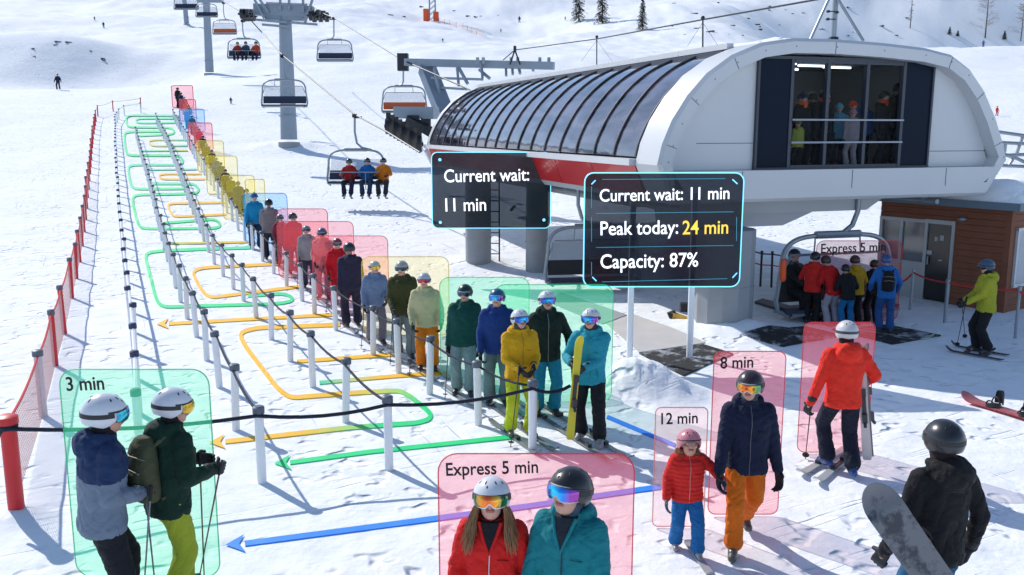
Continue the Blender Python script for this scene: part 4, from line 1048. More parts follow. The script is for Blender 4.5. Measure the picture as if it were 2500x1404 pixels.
for i, (px, py, hp, wp, lab) in enumerate(((2405, 92, 125, 55, 'wide bare frosted tree on the right ridge'), (2222, 68, 90, 10, 'slim bare tree trunk on the ridge behind the roof mast'), (2492, 100, 95, 40, 'bare frosted tree at the far right edge of the ridge'))):
    g = ground(px, py); k = g.y/2200; bare(px, py, hp*k, wp*k, lab, 50+i)
# ---------------------------------------------------------------- small rocks and shrubs on the upper slope
rr_ = random.Random(5); rk = None
for i in range(46):
    if i < 30: px, py = rr_.uniform(1640, 2230), rr_.uniform(4, 92)
    elif i < 38: px, py = rr_.uniform(60, 260), rr_.uniform(80, 150)
    else: px, py = rr_.uniform(950, 1250), rr_.uniform(10, 60)
    g = ground(px, py)
    if rk is None:
        mb = MB()
        for q in range(7):
            c = Vector((rr_.uniform(-.7, .7), rr_.uniform(-.4, .4), rr_.uniform(.0, .25))); mb.ell(c, (rr_.uniform(.3, .6), rr_.uniform(.25, .4), rr_.uniform(.2, .4)), None, 9, 6)
        mb.v = [tuple(Vector(v)*(1+.25*float(vn(v[0]*3, v[1]*3+v[2]*5, 3)))) for v in mb.v]
        rk = remesh(mb, .09, 0, 'rock'); rk.materials.append(mat('dark_rock', (.07,.075,.09), .9, var=.5, vscale=2))
    o = bpy.data.objects.new('rock', rk); COL.objects.link(o); k = g.y/300*rr_.uniform(.35, 1.0); o.location = g; o.scale = (k*rr_.uniform(.8, 2), k, k*rr_.uniform(.5, 1)); o.rotation_euler = (0, 0, rr_.uniform(0, 3))
    tag(o, 'small dark rock poking through the snow of the upper slope', 'rock', 'small dark rocks on the upper slope')
# ---------------------------------------------------------------- posts and ropes
def make_post(name, h, r, body, capm, lab, grp, at_=(0, 0, 0), cap_h=.06):
    root = empty(name, at_, 0, lab, 'post', grp)
    MB().tube([(0, 0, -.15), (0, 0, h)], r, 14).build('shaft', body, root)
    MB().tube([(0, 0, h-cap_h), (0, 0, h+.02), (0, 0, h+.035)], [r*1.28, r*1.28, r*.9], 14).build('cap', capm, root); return root
def resample(P, s):
    out = [P[0]]; acc = 0
    for a, b in zip(P, P[1:]):
        L = (b-a).length; d = s-acc
        while d <= L: out.append(a.lerp(b, d/L)); d += s
        acc = L-(d-s)
    return out
def ropeline(name, tops, r, m, label, sag=.06, n=6):
    P = []
    for a, b in zip(tops, tops[1:]):
        k = 6
        for j in range(k): t = j/k; P.append(a.lerp(b, t)-Z_*(sag*4*t*(1-t)))
    P.append(tops[-1]); o0 = P[0]; o = MB().tube([p-o0 for p in P], r, n).build(name, m); o.location = o0; tag(o, label, 'rope'); return o
def row(near, far, s, h, r, body, capm, lab, grp, name='rope_post'):
    """near: px bases one by one; far: px path continued by spacing"""
    P = [ground(*q) for q in near]
    if far:
        F = [P[-1]]+[ground(*q) for q in far]; P += resample(F, s)[1:]
    root = None; tops = []
    for p in P:
        p.z = gz(p.x, p.y)
        if root is None: root = make_post(name, h, r, body, capm, lab, grp, p)
        else: c = copy_tree(root); c.location = p; c.rotation_euler = (R(random.uniform(-2.2, 2.2)), R(random.uniform(-2.2, 2.2)), random.uniform(0, 6))
        tops.append(p+Z_*(h-.05))
    return P, tops
M_CAPG = mat('grey_cap', (.10,.12,.16), .5)
rowC, tC = row([(640, 1178), (576, 1050), (536, 946), (505, 880), (480, 822), (457, 778), (441, 738)], [(398, 600), (362, 450), (333, 340)], 2.3, .93, .055, M_WHITE, M_CAPG, 'white rope post in the left inner rope line', 'posts of the left inner rope line')
rowD, tD = row([(950, 1146), (844, 1030), (764, 945), (709, 882), (663, 829), (626, 778), (595, 735), (570, 706)], [(520, 640), (455, 480), (415, 370), (381, 300)], 2.3, .93, .055, M_WHITE, M_CAPG, 'white rope post in the middle rope line', 'posts of the middle rope line')
rowE, tE = row([(1300, 1098), (1168, 1038), (1049, 962), (973, 910), (911, 868), (820, 806), (768, 768), (738, 735)], [(690, 690), (600, 590), (520, 460), (462, 360), (424, 292)], 2.3, .93, .055, M_WHITE, M_CAPG, 'white rope post in the line right beside the queue', 'posts of the rope line beside the queue')
ropeline('rope', tC, .018, M_ROPE, 'dark rope along the left inner line of white posts')
ropeline('rope', tD, .018, M_ROPE, 'dark rope along the middle line of white posts')
ropeline('rope', tE, .017, M_ROPE, 'dark rope along the line of white posts beside the queue')
rowB, tB = row([(344, 1130), (340, 1010), (334, 925), (328, 862), (323, 810)], [(312, 725), (303, 640), (292, 520), (285, 400), (281, 310), (292, 286), (330, 276), (400, 275)], 2.3, .95, .052, M_WHITE, M_NAVY, 'white post with navy cap in the close set line left of the pen', 'navy capped posts along the left of the pen')
ropeline('rope', [t-Z_*.02 for t in tB], .03, M_WHITE, 'pale padded rail through the navy capped posts', sag=.0)
# red fence
RF = [(136, 893), (158, 815), (177, 730)]
rowA, tA = row([(136, 893), (158, 815), (176, 728)], [(192, 655), (207, 560), (220, 430), (228, 340), (236, 286), (256, 276), (288, 270), (340, 264), (420, 262)], 3.3, 1.0, .05, M_RED, M_CAPG, 'red net fence post with grey cap up the left side', 'red posts of the net fence', 'fence_post')
pr = ground(40, 1240); rp = make_post('fence_post', 1.02, .085, M_RED, M_RED, 'thick bright red post in the left foreground with rope knotted round it', None, pr)
kn2 = MB().tube([(0, 0, .90), (0, 0, .96)], .10, 14).build('rope_collar', M_ROPE, rp)
pw = ground(106, 1016); wp_ = make_post('fence_post', .98, .06, mat('pinkish_white_plastic', (.62,.52,.54), .45, var=.12), M_CAPG, 'pale pinkish post with grey cap, second in the net fence', None, pw)
fl = [pr+Z_*.98, pw+Z_*.92]+[t for t in tA]
ropeline('rope', fl, .016, mat('red_cord', (.60,.04,.04), .8, bump=.4, bscale=50), 'red cord along the top of the left net fence', sag=.07)
nb = MB(); P = [pr, pw]+rowA[:12]
for a, b in zip(P, P[1:]):
    L = (b-a).length; nx_ = max(3, int(L/.11)) if a.y < 17 else max(3, int(L/.22)); hN = .92; nz_ = int(hN/.09) if a.y < 17 else 5
    def sg(t, h): return a.lerp(b, t)+Z_*(h*(1-.085*4*t*(1-t))+.02)
    for i in range(nx_+nz_):
        for s in (0, 1):
            pts = []
            for j in range(nz_+1):
                ii = (i-j) if s == 0 else (i-nz_+j)
                if 0 <= ii <= nx_: pts.append(sg(ii/nx_, hN*j/nz_))
            if len(pts) > 1: nb.tube(pts, .0028 if a.y < 17 else .003, 3, cap=False)
nb.v = [tuple(Vector(v)-pr) for v in nb.v]; o = nb.build('safety_net', mat('pale_pink_net', (.62,.35,.34), .8)); o.location = pr; tag(o, 'fine pale red mesh hanging between the red fence posts', 'net')
# front rope
fr0 = at(-30, 1058, pr.y+.1)
front = [fr0, pr+Z_*.93-Vector((0, .09, 0)), tC[0]+Z_*.0-Vector((0, .06, .02)), tD[0]-Vector((0, .06, .02)), tE[0]-Vector((0, .06, .02)), at(1392, 942, 11.6)]
ropeline('rope', front, .023, M_ROPE, 'thick twisted black rope across the front of the pen', sag=.07, n=8)
# barrier at the kiosk
rowK, tK = row([(2222, 757), (2306, 788)], None, 2, .95, .035, M_STEEL, M_STEEL, 'slim steel post on the red rope in front of the hut', 'steel posts by the hut')
rowK2, tK2 = row([(2478, 826)], None, 2, 1.05, .03, M_STEEL, M_STEEL, 'slim pale steel post right of the lime jacket skier', None)
ropeline('rope', [at(2195, 690, rowK[0].y+.3)]+tK+tK2+[at(2530, 745, rowK2[0].y-.4)], .022, mat('red_cord', (.6,.04,.04)), 'red rope on the steel posts in front of the hut', sag=.05)
bg = ground(1856, 700); rowL, tL = row([(1856, 700), (1883, 702), (1905, 706)], None, 2, .95, .03, M_DARK, M_DARK, 'thin dark railing post behind the big pillar', 'dark railing posts')
ropeline('rail', [at(1835, 612, bg.y)]+[t for t in tL]+[at(1925, 640, bg.y)], .02, M_DARK, 'thin dark rail behind the big pillar', sag=0)
ropeline('rail', [at(1835, 640, bg.y)]+[t-Z_*.3 for t in tL]+[at(1925, 665, bg.y)], .018, mat('red_cord', (.6,.04,.04)), 'thin red rail behind the big pillar', sag=0)
# ---------------------------------------------------------------- coloured route markings on the snow
GR = (.0, .72, .22); GR2 = (.04, .66, .34); YL = (.95, .52, .01); YG = (.45, .60, .03); BL = (.02, .26, .95)
def paint_mat():
    m = bpy.data.materials.new('route_paint'); m.use_nodes = True; nt = m.node_tree; b = nt.nodes['Principled BSDF']; b.inputs['Roughness'].default_value = .6
    vc = nt.nodes.new('ShaderNodeVertexColor'); vc.layer_name = 'Col'; nt.links.new(vc.outputs[0], b.inputs['Base Color']); return m
M_PAINT = paint_mat()
def route(pts, w, cols, label, arrow=None, smooth_it=True, name='route_marking'):
    w *= .86
    P = [Vector(p) for p in pts]
    if smooth_it and len(P) > 2:       # chaikin
        for _ in range(2):
            Q = [P[0]]
            for i in range(len(P)-1):
                a, b = P[i], P[i+1]; L = (b-a).length; c = min(.25, 9/L) if L > 0 else .25
                if i > 0: Q.append(a.lerp(b, c))
                if i < len(P)-2: Q.append(a.lerp(b, 1-c))
            Q.append(P[-1]); P = Q
    D = [P[0]]
    for a, b in zip(P, P[1:]):
        k = max(1, int((b-a).length/9)); D += [a.lerp(b, (j+1)/k) for j in range(k)]
    tot = len(D)-1; vs = []; cs = []; fs = []
    def col(t):
        t *= len(cols)-1; i = min(int(t), len(cols)-2) if len(cols) > 1 else 0
        if len(cols) == 1: return cols[0]
        f = t-i; return tuple(cols[i][k]*(1-f)+cols[i+1][k]*f for k in range(3))
    for i, p in enumerate(D):
        a = D[max(i-1, 0)]; b = D[min(i+1, tot)]; t = (b-a).normalized(); n_ = Vector((-t.y, t.x)); ww = w*(.55+.45*p.y/900) if w < 8 else w*(.6+.4*p.y/1000)
        for s in (-1, 1):
            q = p+n_*s*ww/2; g = ground(q.x, q.y); g.z += .007+.0007*g.y; vs.append(g); cs.append(col(i/tot))
    for i in range(tot): fs.append((2*i, 2*i+1, 2*i+3, 2*i+2))
    if arrow:
        tip, half = Vector(arrow[0]), arrow[1]; e = D[-1]; d = (tip-e).normalized(); n_ = Vector((-d.y, d.x)); bq = tip-d*half*2.2; nt_ = tip-d*half*1.55; o = len(vs)
        for q in (tip, bq+n_*half, nt_, bq-n_*half): g = ground(q.x, q.y); g.z += .009+.0007*g.y; vs.append(g); cs.append(cols[-1])
        fs += [(o, o+1, o+2), (o, o+2, o+3)]
    o0 = vs[0].copy(); mb = MB(); nb_ = len(vs)
    mb.add([v-o0 for v in vs]+[v-o0-Z_*.02 for v in vs], fs+[tuple(i+nb_ for i in f[::-1]) for f in fs]+[(2*i, 2*i+2, 2*i+2+nb_, 2*i+nb_) for i in range(tot)]+[(2*i+1, 2*i+1+nb_, 2*i+3+nb_, 2*i+3) for i in range(tot)])
    o = mb.build(name, M_PAINT, smooth=False); o.location = o0
    ca = o.data.color_attributes.new('Col', 'FLOAT_COLOR', 'POINT')
    for i in range(nb_*2): ca.data[i].color = (*cs[i % nb_], 1)
    tag(o, label, 'ground marking', 'coloured route lines on the snow'); return o
route([(436, 284), (317, 283), (308, 287), (309, 306), (317, 312), (417, 313), (426, 321), (423, 329), (340, 333)], 7, [GR2, GR, GR], 'farthest green loop line on the snow at the top of the pen')
route([(436, 291), (338, 291), (331, 295), (336, 302), (436, 301)], 6, [GR2, GR, GR2], 'small green hairpin line inside the farthest loop')
route([(404, 322), (312, 323), (302, 329), (308, 375), (317, 381), (436, 381), (445, 389), (447, 400), (434, 404), (321, 404), (312, 411), (319, 453), (330, 463), (447, 462)], 8, [GR, GR, GR2, GR], 'green winding line in the upper middle of the pen')
route([(456, 343), (370, 343), (363, 348), (370, 358), (458, 357)], 6, [GR2, YL, GR2], 'small yellow tipped green hairpin in the upper pen')
route([(458, 369), (347, 370)], 5, [YG, GR2], 'short straight green line above the second green loop')
route([(481, 415), (359, 416)], 5, [GR2], 'short straight green line in the middle of the upper pen')
route([(492, 426), (396, 426), (387, 431), (396, 439), (500, 439)], 6, [YL, YL, YL], 'small all yellow hairpin in the upper pen')
route([(368, 450), (471, 450), (481, 457), (486, 466), (478, 474), (332, 477), (322, 487), (335, 545), (348, 560), (524, 559), (540, 553), (528, 536), (400, 546)], 8, [GR2, GR, GR, GR], 'green winding line with a pointed right end, middle of the pen')
route([(550, 496), (416, 498), (409, 504), (420, 526), (431, 530), (552, 525)], 7, [YL], 'yellow hairpin opening right, above the pointed green end')
route([(612, 592), (417, 596)], 6, [YL, YG], 'straight yellow green line across the pen at mid height')
route([(612, 606), (400, 613), (360, 618), (355, 630), (383, 738), (400, 751), (680, 743), (716, 736), (712, 726), (690, 718), (606, 724)], 9, [GR2, GR, GR, GR, GR2], 'big green loop line left of the middle rope posts')
route([(680, 646), (492, 655), (468, 666), (497, 717), (516, 728), (730, 701)], 9, [YL], 'yellow hairpin line inside the big green loop')
route([(812, 770), (640, 779), (412, 792)], 9, [YL], 'yellow arrow line ending left of the inner posts', arrow=((383, 793), 13))
route([(830, 794), (625, 802), (583, 814), (600, 848), (678, 950), (708, 973), (860, 961), (975, 955), (1000, 968), (1050, 1008), (1052, 1024), (1020, 1034), (860, 1045), (550, 1080)], 12, [YL, YL, YL, YL, GR, GR, YL, YL], 'large yellow and green arrow line winding in front of the posts', arrow=((510, 1083), 18))
route([(962, 867), (725, 884)], 10, [YL], 'short straight yellow line inside the large yellow loop')
route([(1090, 911), (950, 921), (780, 936)], 10, [YL, YL, GR2], 'short yellow line fading to green inside the large loop')
route([(1252, 1068), (900, 1105), (708, 1131)], 11, [GR], 'straight green arrow line under the front rope', arrow=((669, 1134), 19))
route([(1612, 1190), (1300, 1236), (1000, 1276), (598, 1329)], 13, [BL], 'long blue arrow line across the foreground snow', arrow=((550, 1333), 22), name='route_marking')
route([(1482, 1019), (1648, 1089)], 10, [BL], 'short blue line running from the teal jacket skier to the child')
# ---------------------------------------------------------------- chairs of the lift
M_CUSH = {'dark': mat('navy_cushion', (.02,.03,.07), .6, bump=.2, bscale=12), 'orange': mat('orange_cushion', (.62,.12,.03), .6, bump=.2, bscale=12), 'black': mat('black_cushion', (.02,.02,.025), .6, bump=.2, bscale=12)}
M_CLEAR = tint_mat('clear_shield', (.90,.92,.94), (.5,.52,.55), .14, .15)
def chair(grip, W, col, lab, yaw=0, hang=1.35, shield=False, skew=0, armx=0, bar_down=True, depth=1.0):
    k = W/2.6; root = empty('lift_chair', grip, R(yaw), lab, 'lift chair', 'chairs of the chairlift'); root.scale = (k, k, k); h = hang/k
    MB().box((0, 0, .02), (.14, .5, .16)).box((skew*.1, -.2, -.05), (.30, .10, .08)).build('grip', M_DARK, root, smooth=False)
    MB().tube([(armx, 0, 0), (armx, 0, -h*.45), (armx*.75, 0, -h*.78), (armx*.3, 0, -h*.95), (0, 0, -h)] if armx else [(0, 0, 0), (-.02, 0, -h*.45), (skew*.03, 0, -h*.8), (skew*.14, 0, -h*.93), (skew*.35, 0, -h)], .05, 8).build('hanger_arm', M_STEEL, root)
    b = []
    for a in range(0, 181, 9):
        ca, sa = math.cos(R(a)), math.sin(R(a)); b.append((math.copysign(abs(ca)**.45, ca)*1.22, 0, -h-.62+.62*abs(sa)**.75))
    b = [(1.30, .0, -h-1.25)]+b+[(-1.30, .0, -h-1.25)]
    MB().tube([(1.12, -.25, -h-1.52), (1.27, -.05, -h-1.45)]+b+[(-1.27, -.05, -h-1.45), (-1.12, -.25, -h-1.52)], .048, 8).build('frame', M_STEEL, root)
    MB().tube([(-.5, 0, -h+.01), (.5, 0, -h+.01)], .075, 8).build('clamp_bar', M_STEEL, root)
    q = Matrix.Rotation(R(-12), 3, 'X')
    MB().box((0, .10, -h-1.10), (2.42, .07, .40), q).build('backrest', M_CUSH[col], root, smooth=False)
    MB().box((0, -.16, -h-1.42), (2.42, .52, .10)).build('seat', M_CUSH['black' if col == 'dark' else 'dark'], root, smooth=False)
    MB().tube([(-1.25, .12, -h-1.48), (1.25, .12, -h-1.48)], .04, 6).tube([(-1.2, -.42, -h-1.46), (1.2, -.42, -h-1.46)], .035, 6).build('seat_rail', M_STEEL, root)
    z = -h-.95 if bar_down == 1 else -h-.36; y = -.62 if bar_down == 1 else -.05
    mb = MB().tube([(-1.2, .02, -h-.75), (-1.05, y, z), (1.05, y, z), (1.2, .02, -h-.75)], .026, 6)
    for x in (-.5, .5): mb.tube([(x, 0, -h+.01), (x*1.05, y*.5, z+.02)], .018, 5) if bar_down != 1 else mb.tube([(x, y, z), (x, y, z-.75), (x+.22, y, z-.78)], .02, 5)
    mb.build('safety_bar', M_STEEL, root)
    MB().prism([(-1.1, .05, -h-.40), (1.1, .05, -h-.40), (1.16, .10, -h-.90), (-1.16, .10, -h-.90)], (0, .012, 0)).build('back_shield', M_CLEAR, root, smooth=False)
    return root
def chairpx(gx, gy, Y, wpx, hpx, col, lab, **k):
    s = Y/2200; return chair(at(gx, gy, Y), wpx*s, col, lab, hang=hpx*s, **k)
chairpx(690, 138, 55, 110, 54, 'dark', 'empty chair with dark seat hanging in front of the nearest tower', skew=1, bar_down=0)
chairpx(985, 156, 48, 108, 52, 'orange', 'empty chair with orange backrest beside the station gantry', skew=-1, bar_down=0)
chairpx(815, 46, 62, 86, 48, 'dark', 'empty chair with dark seat right of the nearest tower', skew=-1, bar_down=0)
c1 = chairpx(866, 284, 40.7, 142, 80, 'dark', 'chair carrying three riders in red, blue and orange', skew=2, bar_down=1)
c2 = chairpx(592, 52, 75, 79, 40, 'dark', 'distant chair carrying three riders left of the nearest tower', skew=1, bar_down=1)
chairpx(545, 8, 95, 57, 38, 'orange', 'distant empty chair with orange seat between the towers', skew=1, bar_down=0)
chairpx(502, -14, 118, 52, 22, 'dark', 'far dark chair seen in front of the second tower', bar_down=0)
chairpx(452, -30, 140, 58, 16, 'dark', 'farthest dark chair at the top edge by the slim tower', bar_down=0)
cable('cable', [at(1025, 372, 33), at(945, 322, 36.6), at(866, 280, 40.7), at(690, 135, 55), at(610, 47, Yt), at(598, 36, Yt+3), at(560, 12, 90), at(500, -25, 130)], .035, 'haul cable from the station foot past the loaded chair to the tower', 0)
cable('cable', [at(1160, 225, 39), at(985, 148, 44), at(815, 43, 62), at(795, 36, Yt), at(770, 20, Yt+5), at(640, -60, 120)], .035, 'haul cable from the gantry up to the right side of the tower', 0)
# loading chairs under the station
lc = at(2052, 470, 20.2); L1_ = chair(lc, 3.0, 'black', 'large loading chair with a curved hanger, crowd boarding it beside the hut', yaw=16, hang=.95, armx=.42, bar_down=0)
lc2 = at(1450, 455, 23.5); L2_ = chair(lc2, 2.55, 'black', 'large empty loading chair behind the three line display board', yaw=8, hang=1.05, armx=-.42, bar_down=0)
# ---------------------------------------------------------------- boards and tinted panels
def rrect(x0, z0, x1, z1, r, n=6):
    P = []
    for (cx, cz, a0) in ((x1-r, z0+r, -90), (x1-r, z1-r, 0), (x0+r, z1-r, 90), (x0+r, z0+r, 180)):
        for i in range(n+1): a = R(a0+90*i/n); P.append((cx+r*math.cos(a), cz+r*math.sin(a)))
    return P
def text_mesh(s, w, m, bold=.012):
    cu = bpy.data.curves.new('t', 'FONT'); cu.body = s; cu.size = 1; cu.extrude = .004; cu.offset = bold; cu.resolution_u = 4; cu.space_character = 1.0
    o = bpy.data.objects.new('t', cu); COL.objects.link(o); dg = bpy.context.evaluated_depsgraph_get(); me = bpy.data.meshes.new_from_object(o.evaluated_get(dg)); bpy.data.objects.remove(o)
    xs = [v.co.x for v in me.vertices]; k = w/(max(xs)-min(xs)); x0 = min(xs); ky = k*1.16
    for v in me.vertices: x, y, z = v.co; v.co = ((x-x0)*k, -z*.8, y*ky)
    me.materials.clear(); me.materials.append(m); me.update(); return me
M_INK = mat('black_lettering', (.006,.006,.008), .6)
TINT = {'red': ((1.0,.91,.92), (.95,.18,.22), (.95,.06,.09)), 'green': ((.88,1.0,.94), (.12,.85,.45), (.02,.80,.36)), 'yellow': ((1.0,.98,.84), (.95,.78,.12), (.95,.72,.02)), 'blue': ((.88,.96,1.0), (.10,.52,.95), (.04,.48,.95)), 'rose': ((1.0,.96,.96), (.95,.48,.44), (.95,.38,.34))}
PM = {}
def panel(x0, y0, x1, Y, tint, label, zb=None, texts=(), tilt=0, y1=None, dy=None):
    if tint not in PM:
        a, b, c = TINT[tint]; PM[tint] = (acrylic('tinted_%s_acrylic' % tint, tuple(math.sqrt(v) for v in a), b, .20 if tint in ('red', 'green', 'blue') else .13), tint_mat('%s_panel_edge' % tint, tuple(v*.85 for v in a), c, .6, .4))
    pane_m, edge_m = PM[tint]
    X0 = at(x0, y0, Y).x; X1 = at(x1, y0, Y).x; zt = at((x0+x1)/2, y0, Y).z; xc = (X0+X1)/2
    zb_ = gz(xc, Y)+.02 if y1 is None else at(xc*0+(x0+x1)/2, y1, Y).z
    root = empty('tinted_panel', (xc, Y, zb_), 0, label, 'panel', 'see-through tinted panels with rounded corners'); w = (X1-X0)/2; h = zt-zb_
    r = min(.16, w*.22); P = rrect(-w, 0, w, h, r)
    MB().prism([(x, 0, z) for x, z in P], (0, .008, 0)).build('pane', pane_m, root, smooth=False)
    MB().tube([(x, .004, z) for x, z in P], .006*max(1, Y/14), 6, closed=True).build('edge', edge_m, root)
    for (s, tx0, tyb, tx1) in texts:
        a = at(tx0, tyb, Y); b = at(tx1, tyb, Y); me = text_mesh(s, b.x-a.x, M_INK); o = bpy.data.objects.new('lettering', me); COL.objects.link(o); o.parent = root
        o.location = (a.x-xc, -.012, a.z-zb_); o.rotation_euler = (0, R(-2), 0)
    return root
M_HUD = tint_mat('dark_display_glass', (.50,.53,.58), (.012,.018,.03), .47, .12)
M_HUDE = mat('cyan_light_edge', (.1,.5,.7), .4, emis=(.22,.78,1.0), estr=1.1); M_HUDL = mat('faint_cyan_line', (.05,.3,.4), .4, emis=(.06,.35,.5), estr=.5)
M_WT = mat('white_lit_letters', (.9,.9,.9), .5, emis=(1,1,1), estr=.85); M_YT = mat('yellow_lit_letters', (.9,.6,.05), .5, emis=(1,.62,.08), estr=.8)
def board(x0, y0, x1, y1, Y, label, texts, yr=0):
    a = at(x0, y1, Y); b = at(x1, y0, Y); xc = (a.x+b.x)/2; w = (b.x-a.x)/2; h = b.z-a.z; root = empty('display_board', (xc, Y, a.z), 0, label, 'display board')
    P = rrect(-w, 0, w, h, .16)
    MB().prism([(x, 0, z) for x, z in P], (0, .03, 0)).build('screen', M_HUD, root, smooth=False)
    MB().tube([(x, .0, z) for x, z in P], .011, 6, closed=True).build('light_edge', M_HUDE, root)
    def loc(px, py): p = at(px, py, Y); return Vector((p.x-xc, -.012, p.z-a.z))
    for (s, tx0, tyb, tx1, m) in texts:
        p, q = loc(tx0, tyb), loc(tx1, tyb); me = text_mesh(s, q.x-p.x, m, .008); o = bpy.data.objects.new('lettering', me); COL.objects.link(o); o.parent = root; o.location = p; o.rotation_euler = (0, R(-1.2), 0)
    return root, loc
b1, l1 = board(1056, 372, 1345, 557, 25.0, 'smaller dark glowing display board under the red skirt reading Current wait: 11 min', [('Current wait:', 1085, 445, 1292, M_WT), ('11 min', 1088, 516, 1187, M_WT)])
for q in ((1074, 390), (1328, 388), (1075, 543), (1328, 537)): MB().ell(l1(*q), (.042, .01, .042)).build('corner_dot', M_HUDE, b1)
MB().beam((.55, .03, 1.3), (.65, 1.25, 1.3), .06).beam((.55, .03, .5), (.65, 1.25, .5), .06).build('bracket', M_DARK, b1, smooth=False)
b2, l2 = board(1424, 422, 1817, 700, 16.2, 'larger dark glowing display board on two white posts reading Peak today: 24 min', [('Current wait: 11 min', 1464, 492, 1780, M_WT), ('Peak today:', 1466, 574, 1655, M_WT), ('24 min', 1666, 572, 1777, M_YT), ('Capacity: 87%', 1466, 655, 1704, M_WT)])
mb = MB()
for (a, b) in (((1455, 521), (1790, 517)), ((1455, 604), (1790, 599)), ((1470, 438), (1770, 436)), ((1470, 688), (1775, 680)), ((1444, 455), (1444, 508)), ((1798, 530), (1798, 588)), ((1444, 530), (1444, 590)), ((1444, 640), (1444, 672))): mb.tube([l2(*a), l2(*b)], .005, 5)
mb.build('divider_line', M_HUDL, b2)
for (a, b) in (((1444, 450), (1454, 440)), ((1788, 438), (1800, 449)), ((1788, 678), (1799, 666)), ((1446, 676), (1456, 686))): MB().tube([l2(*a), l2(*b)], .011, 5).build('corner_mark', M_HUDE, b2)
for (px, py) in ((1541, 892), (1689, 850)):
    g = ground(px, py); p_ = Vector((g.x-b2.location.x, max(.1, g.y-b2.location.y) if False else .10, gz(g.x, 16.3)-b2.location.z))
    gx_ = at(px, 700, 16.3).x-b2.location.x; MB().tube([(gx_, .10, gz(g.x, 16.3)-b2.location.z-.1), (gx_, .10, 1.7)], .058, 14).build('post', M_WHITE, b2)
QD = lambda px, py: ground(px, py).y
panel(142, 902, 508, 7.95, 'green', 'tall green panel reading 3 min behind the two skiers on the left', texts=[('3 min', 165, 953, 257)])
panel(1069, 1108, 1550, 7.0, 'red', 'wide red panel reading Express 5 min behind the foreground couple', texts=[('Express 5 min', 1090, 1160, 1314)])
panel(1601, 995, 1729, 9.05, 'rose', 'narrow pale pink panel reading 12 min behind the child', texts=[('12 min', 1614, 1035, 1703)])
panel(1744, 858, 1920, 9.35, 'red', 'tall red panel reading 8 min behind the parent in orange trousers', texts=[('8 min', 1758, 899, 1838)])
panel(1964, 787, 2139, 11.3, 'red', 'plain red panel behind the skier in the bright red jacket')
panel(1995, 588, 2205, 19.6, 'red', 'red panel reading Express 5 min behind the riders boarding the chair', texts=[('Express 5 min', 2004, 618, 2161)])
panel(1207, 695, 1498, QD(1335, 985), 'green', 'large green panel behind the front three skiers of the queue')
panel(1073, 677, 1292, QD(1133, 925), 'green', 'green panel behind the dark green and navy jackets in the queue')
panel(882, 627, 1095, QD(920, 820), 'yellow', 'large yellow panel behind the three skiers in the middle queue')
panel(760, 576, 946, QD(827, 735), 'red', 'nearest of the three overlapping red panels in the queue')
panel(675, 541, 862, QD(755, 680), 'red', 'middle one of the three overlapping red panels in the queue')
panel(676, 510, 799, QD(700, 640), 'red', 'farthest of the three overlapping red panels in the queue')
panel(593, 472, 700, QD(625, 596), 'blue', 'sky blue panel behind the skiers in blue and grey')
panel(598, 438, 645, QD(596, 570), 'yellow', 'faint yellow panel peeking out above the sky blue one')
panel(540, 428, 620, QD(568, 535), 'yellow', 'yellow panel nearest the sky blue panel in the upper queue')
panel(501, 381, 578, QD(541, 475), 'yellow', 'middle yellow panel of the upper queue')
panel(479, 344, 545, QD(507, 420), 'yellow', 'farthest yellow panel of the upper queue')
panel(459, 300, 517, QD(480, 368), 'red', 'red panel just below the small blue one in the far queue')
panel(437, 267, 498, QD(462, 322), 'blue', 'small pale blue panel in the far queue')
panel(437, 243, 477, QD(450, 296), 'red', 'second farthest small red panel in the far queue')
panel(418, 209, 470, QD(438, 268)+1.5, 'red', 'farthest red panel, at the very end of the queue')
